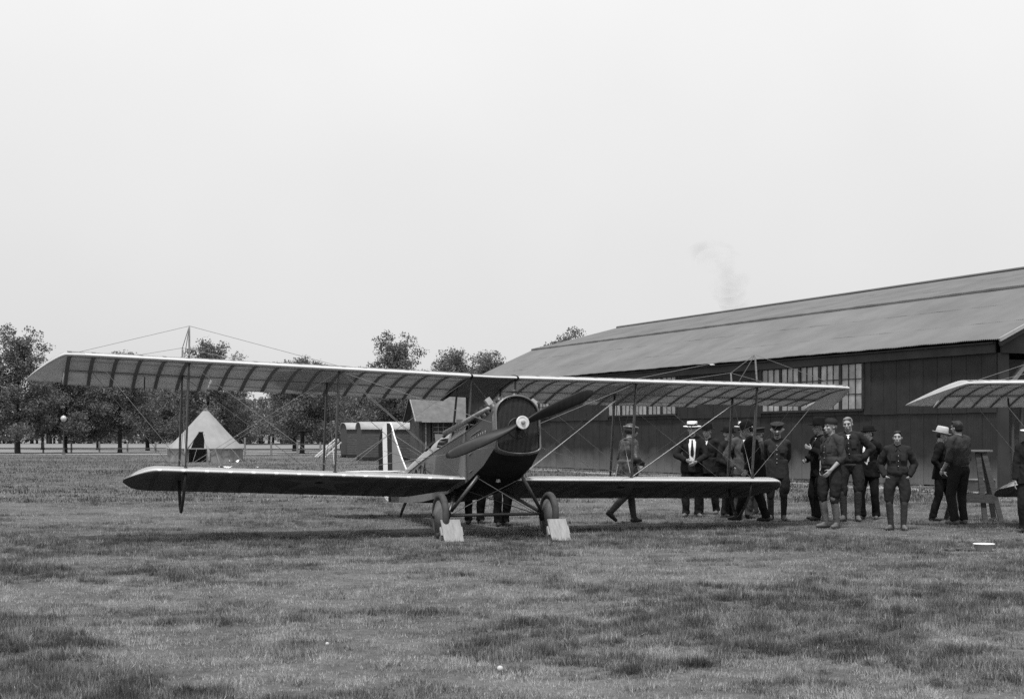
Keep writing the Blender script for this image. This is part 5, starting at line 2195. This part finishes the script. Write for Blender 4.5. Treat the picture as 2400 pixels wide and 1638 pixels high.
        for s in (-1, 1):
            mb = MB()
            mb.v += [chest(s * 0.006, 1.425, 0.020), chest(s * 0.060, 1.440, 0.016), chest(s * 0.050, 1.375, 0.022), chest(s * 0.006, 1.425, 0.010), chest(s * 0.060, 1.440, 0.006), chest(s * 0.050, 1.375, 0.012)]
            mb.f += [(0, 1, 2), (5, 4, 3), (0, 3, 4, 1), (1, 4, 5, 2), (2, 5, 3, 0)]
            mb.build('collar_point', tm, o)
        mb = MB()
        for i in range(6):
            z = lerp(1.06, 1.40, i / 5)
            mb.v += [chest(-0.014, z, 0.008), chest(-0.013, z, 0.014), chest(0.013, z, 0.014), chest(0.014, z, 0.008)]
        for i in range(5):
            for q in range(3):
                mb.f.append((4 * i + q, 4 * i + q + 1, 4 * i + q + 5, 4 * i + q + 4))
        mb.build('placket', tm, o)
        for z in (1.12, 1.21, 1.30):
            MB().ell(chest(0, z, 0.018), (0.008, 0.005, 0.008), 8, 5).build('button', 'trim', o)
        if spec.get('vshirt'):
            mb = MB()
            mb.v += [chest(-0.035, 1.44, 0.012), chest(0.035, 1.44, 0.012), chest(0, 1.36, 0.014)]
            mb.f += [(0, 2, 1)]
            mb.build('undershirt', 'shirt_white', o, True)
    elif top == 'coat':
        MB().tube([up((math.sin(a) * 0.080, -math.cos(a) * 0.078 + 0.012, 1.455)) for a in [2 * math.pi * i / 16 for i in range(17)]], 0.032 * k, 8, cap=False).build('collar', tm, o, True)
        if spec.get('belted'):
            MB().lathe([(0.188, 1.015), (0.193, 1.03), (0.193, 1.055), (0.188, 1.07)], 30, (0, 0.004, 0), sx=k * girth, sy=k * 0.74 * girth).build('belt', 'leather', o, True)
            MB().bar(Vector((-0.09, 0.158, 1.04)) * k, Vector((-0.16, 0.215, 0.66)) * k, 0.03, 0.008, (0, 1, 0)).build('strap', 'leather', o)
            MB().bar(Vector((0.03, 0.165, 1.04)) * k, Vector((0.07, 0.225, 0.66)) * k, 0.016, 0.008, (0, 1, 0)).build('strap', 'trim', o)
    if spec.get('glove'):
        sd = spec['glove']
        a, e, w = arms[sd]
        d_ = (w - e).normalized()
        q = MB()
        q.cap(w - d_ * 0.02, w + d_ * 0.08 * k, 0.038 * k, 0.042 * k)
        q.cap(w + d_ * 0.07 * k, w + d_ * 0.14 * k, 0.038 * k, 0.030 * k)
        blob('glove', q, 0.01, 2, 'leather', o)
    return o


def P(u, v):
    """ground point seen at a photograph pixel"""
    Y = 3328.8 * CAM_H / (v - 1020.2)
    return ((u - 1200) / 3328.8 * Y, Y)


pocket = dict(handL=(0.190, -0.02, 0.935), elbL=(0.62, 0.35, 1.05))
people = [
    dict(label='aviator seen from behind in long leather coat and helmet, striding right', pos=P(1470, 1228), face=118, H=1.70, hat='helmet', top='coat', top_mat='leather_coat', belted=True,
         leg_mat='puttee', legs='breeches', low_mat='puttee', footR=(-0.07, 0.40, 0.03), heelR=38, footL=(0.09, -0.20, 0), toeL=6, toeR=-6, handL=(0.15, -0.24, 1.03), elbL=(0.55, 0.3, 1.1), handR=(-0.15, -0.22, 1.04), elbR=(-.55, .3, 1.1),
         lean=6, hem=0.53, head=-10),
    dict(label='man in straw boater and open jacket with long dark tie, hands at his waist', pos=P(1622, 1212), face=-6, H=1.73, hat='boater', hat_tilt=4, top='jacket', top_mat='suit_dark', leg_mat='suit_brown', shoe='shoe_tan',
         handR=(-0.10, -0.20, 1.05), elbR=(-0.55, 0.10, 1.10), handL=(0.07, -0.22, 1.02), elbL=(0.55, 0.1, 1.08), open=0.075, open_low=0.045, vee=1.02, tie_low=1.12, buttons=False, head=-8, hem=0.83, flare=1.05),
    dict(label='man in wide dark felt hat and dark suit just behind the open jacketed man', pos=P(1658, 1206), face=-32, H=1.69, hat='fedora', top='jacket', top_mat='suit_dark', shoe='shoe_tan', handL=(0.24, 0.10, 0.82), elbL=(0.5, .5, 1.0), open=0.05, vee=1.22,
         handR=(-0.16, -0.24, 1.02), elbR=(-.5, .2, 1.1), footL=(0.12, 0.16, 0), footR=(-.1, -.12, 0)),
    dict(label='short grey bearded man in bowler half hidden by the rear wing strut', pos=P(1706, 1212), face=42, H=1.63, hat='bowler', hair='hair_grey', beard=True, top='jacket', top_mat='suit_brown', open=0.04, vee=1.25, handL=(0.14, -.22, 1.0), handR=(-.16, -.2, 1.0)),
    dict(label='man in straw boater and grey suit behind the black coated man', pos=P(1742, 1216), face=14, H=1.72, hat='boater', hat_tilt=2, top='jacket', top_mat='suit_grey', open=0.05, vee=1.22, handL=(0.190, -0.02, 0.935), handR=(-0.190, -0.02, 0.935), elbR=(-.5, .2, 1.1), moustache=True, hair='hair_dark', shoe='shoe_dark'),
    dict(label='stout man in bowler and black overcoat, stooping and stepping left', pos=P(1768, 1225), face=-98, H=1.72, hat='bowler', top='jacket', top_mat='suit_black', girth=1.16, lean=9, head=10, nod=8, hem=0.66, flare=1.12, footL=(0.09, -0.30, 0), footR=(-0.09, 0.22, 0), toeL=6, toeR=-6,
         handL=(0.20, -0.12, 0.92), elbL=(.4, .4, 1.0), handR=(-.2, -.12, .92), open=0.04, vee=1.25),
    dict(label='soldier with peaked cap, only his head showing beside the officer', pos=(4.74, 27.2), face=-62, H=1.62, hat='peaked', top='tunic', top_mat='khaki', leg_mat='khaki', legs='breeches'),
    dict(label='moustached army officer in peaked cap and tunic, hands behind his back', pos=P(1822, 1220), face=-14, H=1.69, hat='peaked', hat_tilt=8, nod=8, top='tunic', top_mat='khaki', leg_mat='breeches', legs='breeches', low_mat='boot_shine', shoe='shoe_tan', moustache=True, hair='hair_dark', girth=1.05,
         handL=(0.06, 0.22, 0.92), elbL=(0.62, 0.30, 1.1), handR=(-0.04, 0.22, 0.95), elbR=(-.62, .3, 1.1), palmL=(0, 1, 0), palmR=(0, 1, 0)),
    dict(label='man in wide black hat and black suit behind the rolled sleeved mechanic', pos=P(1921, 1219), face=-72, H=1.76, hat='widehat', hat_tilt=2, top='jacket', top_mat='suit_black', open=0.035, vee=1.3, hem=0.76, handL=(0.07, -0.20, 1.24), elbL=(.35, -.1, .9), palmL=(-.3, 1, 0), handR=(-0.10, -0.22, 1.05), elbR=(-.5, .2, .9), footL=(.12, -.12, 0)),
    dict(label='mechanic in skullcap with rolled sleeves and pale leggings looking left', pos=P(1948, 1238), face=-58, H=1.765, hat='skullcap', hat_tilt=-4, top='shirt', top_mat='wool_shirt', sleeve=0.35, leg_mat='breeches', legs='breeches', low_mat='leggings', shoe='shoe_tan', hair='hair_light',
         handL=(0.15, -0.15, 0.93), elbL=(0.50, 0.45, 1.05), handR=(-0.190, -0.03, 0.935), elbR=(-.5, .3, 1.1), head=-8),
    dict(label='tall bareheaded man in dark flannel shirt with hand on hip', pos=P(1994, 1222), face=-18, H=1.83, hat='none', hair='hair_light', top='blouse', top_mat='wool_dark', leg_mat='breeches', legs='breeches', low_mat='puttee', shoe='shoe_tan', side=-4, nod=8, head=-6, vshirt=True,
         handL=(0.17, 0.02, 1.02), elbL=(0.75, 0.25, 1.15), handR=(-0.24, -0.06, 0.84), palmL=(-1, 0, -0.5)),
    dict(label='man in bowler and black suit with white shirt front, hands in pockets', pos=P(2036, 1217), face=-34, H=1.64, hat='bowler', hat_tilt=4, top='jacket', top_mat='suit_black', leg_mat='suit_black', shoe='shoe_tan', open=0.075, open_low=0.055, vee=1.03, tie_low=1.10, handL=(0.190, -0.02, 0.935), elbL=(0.60, 0.40, 1.1), handR=(-0.190, -0.02, 0.935), elbR=(-.55, .3, 1.1),
         head=-38, buttons=False, flare=1.08, footL=(.14, .02, 0), footR=(-.12, 0, 0)),
    dict(label='bareheaded young man alone in dark flannel shirt and baggy breeches, hand in pocket', pos=P(2103, 1243), face=-8, H=1.58, hat='none', hair='hair_dark', top='blouse', top_mat='wool_dark', leg_mat='breeches', legs='breeches', low_mat='puttee', shoe='shoe_tan', head=-10,
         handL=(0.190, -0.02, 0.935), elbL=(0.66, 0.30, 1.05), handR=(-0.190, -0.02, 0.935), elbR=(-0.50, 0.30, 1.05), footL=(0.10, -0.03, 0), footR=(-0.10, 0.02, 0), toeL=10, toeR=-40),
    dict(label='man in pale felt hat and bow tie facing the trestle, hands in pockets', pos=P(2206, 1221), face=72, H=1.61, hat='fedora_white', hat_tilt=8, top='jacket', top_mat='suit_black', tie='bow', open=0.05, vee=1.2, handR=(-0.190, -0.02, 0.935), elbR=(-.5, .5, 1.05), handL=(0.190, -0.02, 0.935), footL=(.1, -.22, 0), footR=(-.1, .16, 0), nod=4),
    dict(label='bareheaded man with rolled sleeves and dark glove seen from behind', pos=P(2248, 1229), face=-152, H=1.755, hat='none', hair='hair_dark', top='shirt', top_mat='wool_shirt', sleeve=0.1, leg_mat='suit_brown', legs='trousers', shoe='shoe_tan', side=3, handL=(0.20, -0.16, 0.92), elbL=(.4, .4, 1.0),
         handR=(-0.17, -0.02, 0.83), elbR=(-0.34, 0.3, 1.1), glove='R', palmR=(1, 0, 0)),
    dict(label='man in straw boater and dark suit cut by the right edge of the picture', pos=P(2416, 1249), face=-24, H=1.64, hat='boater', top='jacket', top_mat='suit_dark', handR=(-0.24, -.06, .82), open=0.05, vee=1.2, girth=1.08),
    dict(label='man behind the nose, only dark trouser legs showing left of centre beneath it', pos=P(1112, 1228), face=8, H=1.66, hat='none', top='blouse', top_mat='wool_dark', leg_mat='suit_black', footL=(.10, 0, 0), footR=(-.10, 0, 0)),
    dict(label='man behind the nose, only dark trouser legs showing right of centre beneath it', pos=P(1176, 1233), face=20, H=1.64, hat='none', top='jacket', top_mat='suit_black', leg_mat='suit_black', footL=(.07, 0.05, 0), footR=(-.08, -.03, 0)),
]
for s_ in people:
    person(s_)
finish_blobs()


# ------------------------------------------------------------------ trestle, box, basin, litter
tx, ty = P(2290, 1221)
tre = empty('trestle', (tx, ty, 0), R(-6))
tag(tre, 'tall wooden trestle with flat top beside the lower wing tip', 'trestle')
TH = 1.26
box_ob('top_board', (-0.36, -0.13, TH - 0.03), (0.24, 0.13, TH), 'plank_grey', tre)
for (x0, x1, y) in ((0.0, 0.10, -0.12), (0.10, 0.36, -0.16), (-0.22, -0.46, -0.16), (-0.20, -0.44, 0.30), (0.12, 0.40, 0.30)):
    MB().bar((x0, y * 0.4, TH - 0.032), (x1, y * 1.6, 0.0), 0.085, 0.055, (0, 1, 0)).build('leg', 'plank_dark', tre)
MB().bar((-0.42, -0.20, 0.42), (0.30, -0.20, 0.40), 0.05, 0.15).build('cross_rail', 'plank_dark', tre)
MB().bar((-0.40, 0.38, 0.42), (0.34, 0.38, 0.42), 0.04, 0.12).build('cross_rail', 'plank_dark', tre)

bx, by = P(2300, 1151)
bo = empty('crate', (bx, by, 0), R(20))
tag(bo, 'dark wooden box against the hangar wall behind the trestle', 'box')
box_ob('body', (-0.36, -0.2, 0), (0.30, 0.2, 0.30), 'plank_dark', bo)
box_ob('lid', (-0.38, -0.22, 0.303), (0.32, 0.22, 0.335), 'plank_grey', bo)
for x in (-0.25, 0.15):
    box_ob('batten', (x, -0.222, 0.01), (x + .06, -0.203, 0.29), 'plank_dark', bo)

ux, uy = P(2306, 1291)
ba = empty('basin', (ux, uy, 0))
tag(ba, 'white enamel basin lying on the grass at the right', 'basin')
MB().lathe([(0.0, 0.0), (0.095, 0.0), (0.105, 0.01), (0.128, 0.085), (0.140, 0.09), (0.140, 0.096), (0.122, 0.092), (0.098, 0.02), (0.0, 0.014)], 28, sx=0.95, sy=0.8).build('bowl', 'enamel', ba, True)
MB().tube([(math.cos(a) * 0.134, math.sin(a) * 0.112, 0.095) for a in [2 * math.pi * k / 28 for k in range(29)]], 0.006, 6, cap=False).build('rim', 'white_paint', ba, True)


def scrap(name, label, u, v, sx, sy, h, m='paper', rz=0.3, grp='scraps lying on the grass'):
    x, y = P(u, v)
    mb = MB()
    n = 5
    for j in range(n):
        for i in range(n):
            a, b = i / (n - 1) - .5, j / (n - 1) - .5
            mb.v.append((a * sx, b * sy, 0.02 + h * (0.5 + 0.5 * math.sin(a * 7 + b * 4 + u)) * (0.4 + abs(a) + abs(b))))
    for j in range(n - 1):
        for i in range(n - 1):
            mb.f.append((j * n + i, j * n + i + 1, (j + 1) * n + i + 1, (j + 1) * n + i))
    o = mb.build(name, m)
    o.location = (x, y, 0)
    o.rotation_euler = (0, 0, rz)
    tag(o, label, 'scrap', grp)
    return o


scrap('paper_sheet', 'large white sheet lying on the grass before the tent', 527, 1097, 0.62, 0.7, 0.07)
scrap('paper_sheet', 'white strip lying at the foot of the tent wall', 546, 1084, 0.42, 0.6, 0.12, rz=.9)
scrap('paper_scrap', 'small white scrap right of the tent sheet', 604, 1096, 0.14, 0.2, 0.04)
for lab_, u_, v_, r_ in (('white puffball low in the foreground grass at centre', 1172, 1580, 0.020), ('small white puffball in the foreground grass left of centre', 767, 1519, 0.014)):
    gx, gy = P(u_, v_)
    o = MB().lathe([(0.0, 0.0), (0.5, 0.0), (0.8, 0.3), (1.0, 0.9), (0.85, 1.45), (0.45, 1.75), (0.0, 1.85)], 14).build('puffball', 'felt_white', None, True)
    o.location, o.scale = (gx, gy, 0.02), (r_, r_, r_)
    tag(o, lab_, 'puffball', 'puffballs in the grass')
scrap('paper_scrap', 'tiny white scrap in the grass before the left wing', 312, 1133, 0.10, 0.12, 0.03)

# thin smoke drifting up beyond the hangar
sm = MB()
rg = random.Random(8)
for k in range(7):
    sm.ell((20.0 - 0.35 * k + rg.uniform(-.6, .6), 125 + rg.uniform(-.5, .5), 13.2 + 0.75 * k), (1.5 + .12 * k, 1.0, 1.1), 14, 10)
me = sm.mesh('smoke')
m = bpy.data.materials.new('smoke')
m.use_nodes = True
nt = m.node_tree
nt.nodes.clear()
so_ = nt.nodes.new('ShaderNodeOutputMaterial')
pv = nt.nodes.new('ShaderNodeVolumePrincipled')
pv.inputs['Color'].default_value = (0.35, 0.35, 0.35, 1)
sn = nt.nodes.new('ShaderNodeTexNoise')
sn.inputs['Scale'].default_value = 0.45
sn.inputs['Detail'].default_value = 4
stc = nt.nodes.new('ShaderNodeTexCoord')
nt.links.new(stc.outputs['Object'], sn.inputs['Vector'])
smr = nt.nodes.new('ShaderNodeMapRange')
smr.inputs[1].default_value, smr.inputs[2].default_value = 0.44, 0.72
smr.inputs[3].default_value, smr.inputs[4].default_value = 0.0, 0.17
nt.links.new(sn.outputs[0], smr.inputs[0])
nt.links.new(smr.outputs[0], pv.inputs['Density'])
nt.links.new(pv.outputs[0], so_.inputs['Volume'])
MATS['smoke'] = m
tag(link('smoke', me, 'smoke'), 'faint smudge of smoke in the sky above the hangar roof', 'smoke', kind='stuff')

# clod of turned earth beside the basin
mb = MB()
gx, gy = P(2244, 1290)
rg = random.Random(4)
for k in range(16):
    mb.ell((gx + rg.uniform(-.18, .18), gy + rg.uniform(-.12, .12), rg.uniform(0.0, 0.03)), (rg.uniform(.02, .05), rg.uniform(.02, .05), rg.uniform(.015, .03)), 7, 5)
tag(mb.build('earth_clods', 'plank_dark'), 'dark clods of turned earth left of the basin', 'earth', kind='stuff')


# ------------------------------------------------------------------ grass
def grass(name, label, n, y0, y1, hmin, hmax, wmin, wmax, seed, power=1.0, margin=1.12, tone=1.0):
    nr = np.random.default_rng(seed)
    u = nr.random(n)
    Y = y0 * (y1 / y0) ** u if power == 1.0 else y0 + (y1 - y0) * u ** power
    X = nr.uniform(-0.5, 0.5, n) * 0.721 * Y * margin
    # gather blades into tufts
    X = X + (smooth_noise(X, Y, 11.0, 2) - 0.5) * 0.10
    Y = Y + (smooth_noise(X, Y, 11.0, 5) - 0.5) * 0.10
    big = fbm(X * 0.6, Y * 0.9, 0.50, 21, 4)
    mid = fbm(X * 0.7, Y, 1.7, 33, 3)
    fine = fbm(X, Y, 6.5, 41, 3)
    lush = np.clip((big - 0.48) * 3.8 + (mid - 0.5) * 3.2 + 0.45, 0, 1)        # 1 = long dark grass, 0 = worn and dry
    clump = np.clip((fine - 0.28) * 2.3, 0, 1)
    bare = np.clip((0.40 - mid) * 7 + (0.44 - big) * 4, 0, 1)
    keep = nr.random(n) < (0.55 + 0.45 * lush) * (0.35 + 0.75 * clump) * (1 - 0.5 * bare)
    X, Y, lush, fine, clump, bare = X[keep], Y[keep], lush[keep], fine[keep], clump[keep], bare[keep]
    m = len(X)
    H = (hmin + (hmax - hmin) * nr.random(m) ** 1.4) * (0.55 + 0.5 * lush) * (0.45 + 0.95 * clump)
    W = nr.uniform(wmin, wmax, m)
    an = nr.uniform(0, 2 * math.pi, m)
    tl = nr.normal(0, 0.55, m) + 0.25
    ta = nr.uniform(0, 2 * math.pi, m)
    base = np.stack([X, Y, np.full(m, -0.004)], 1)
    side = np.stack([np.cos(an), np.sin(an), np.zeros(m)], 1) * W[:, None]
    tip = base + np.stack([np.cos(ta) * np.sin(tl) * H, np.sin(ta) * np.sin(tl) * H, np.cos(tl) * H], 1)
    V = np.stack([base - side, base + side, tip], 1).reshape(-1, 3)
    me = bpy.data.meshes.new(name)
    me.vertices.add(3 * m)
    me.vertices.foreach_set('co', V.ravel())
    me.loops.add(3 * m)
    me.loops.foreach_set('vertex_index', np.arange(3 * m, dtype=np.int32))
    me.polygons.add(m)
    me.polygons.foreach_set('loop_start', np.arange(0, 3 * m, 3, dtype=np.int32))
    me.update(calc_edges=True)
    kind_ = fbm(X, Y, 4.0, 57, 3)
    tint = tone * (0.125 * lush + 0.235 * (1 - lush)) * np.exp(nr.normal(0, 0.45, m)) * np.exp((kind_ - 0.5) * 2.4) * (1 + 0.55 * bare)
    straw = nr.random(m) < (0.05 + 0.10 * (1 - lush))
    tint = np.where(straw, tint * 1.9, tint)
    tint = np.clip(tint, 0.015, 0.42)
    col = np.ones((m, 3, 4), dtype=np.float32)
    col[:, :, :3] = tint[:, None, None]
    at = me.color_attributes.new('tint', 'FLOAT_COLOR', 'POINT')
    at.data.foreach_set('color', col.ravel())
    return tag(link(name, me, 'grass_blade'), label, 'grass', kind='stuff')


grass('grass', 'patchy rough grass of the flying field in the foreground', 1950000, 7.4, 34, 0.02, 0.075, 0.0018, 0.0042, 1)
grass('far_grass', 'rough grass of the field beyond the biplane', 260000, 32, 112, 0.04, 0.12, 0.007, 0.018, 2, tone=0.60)
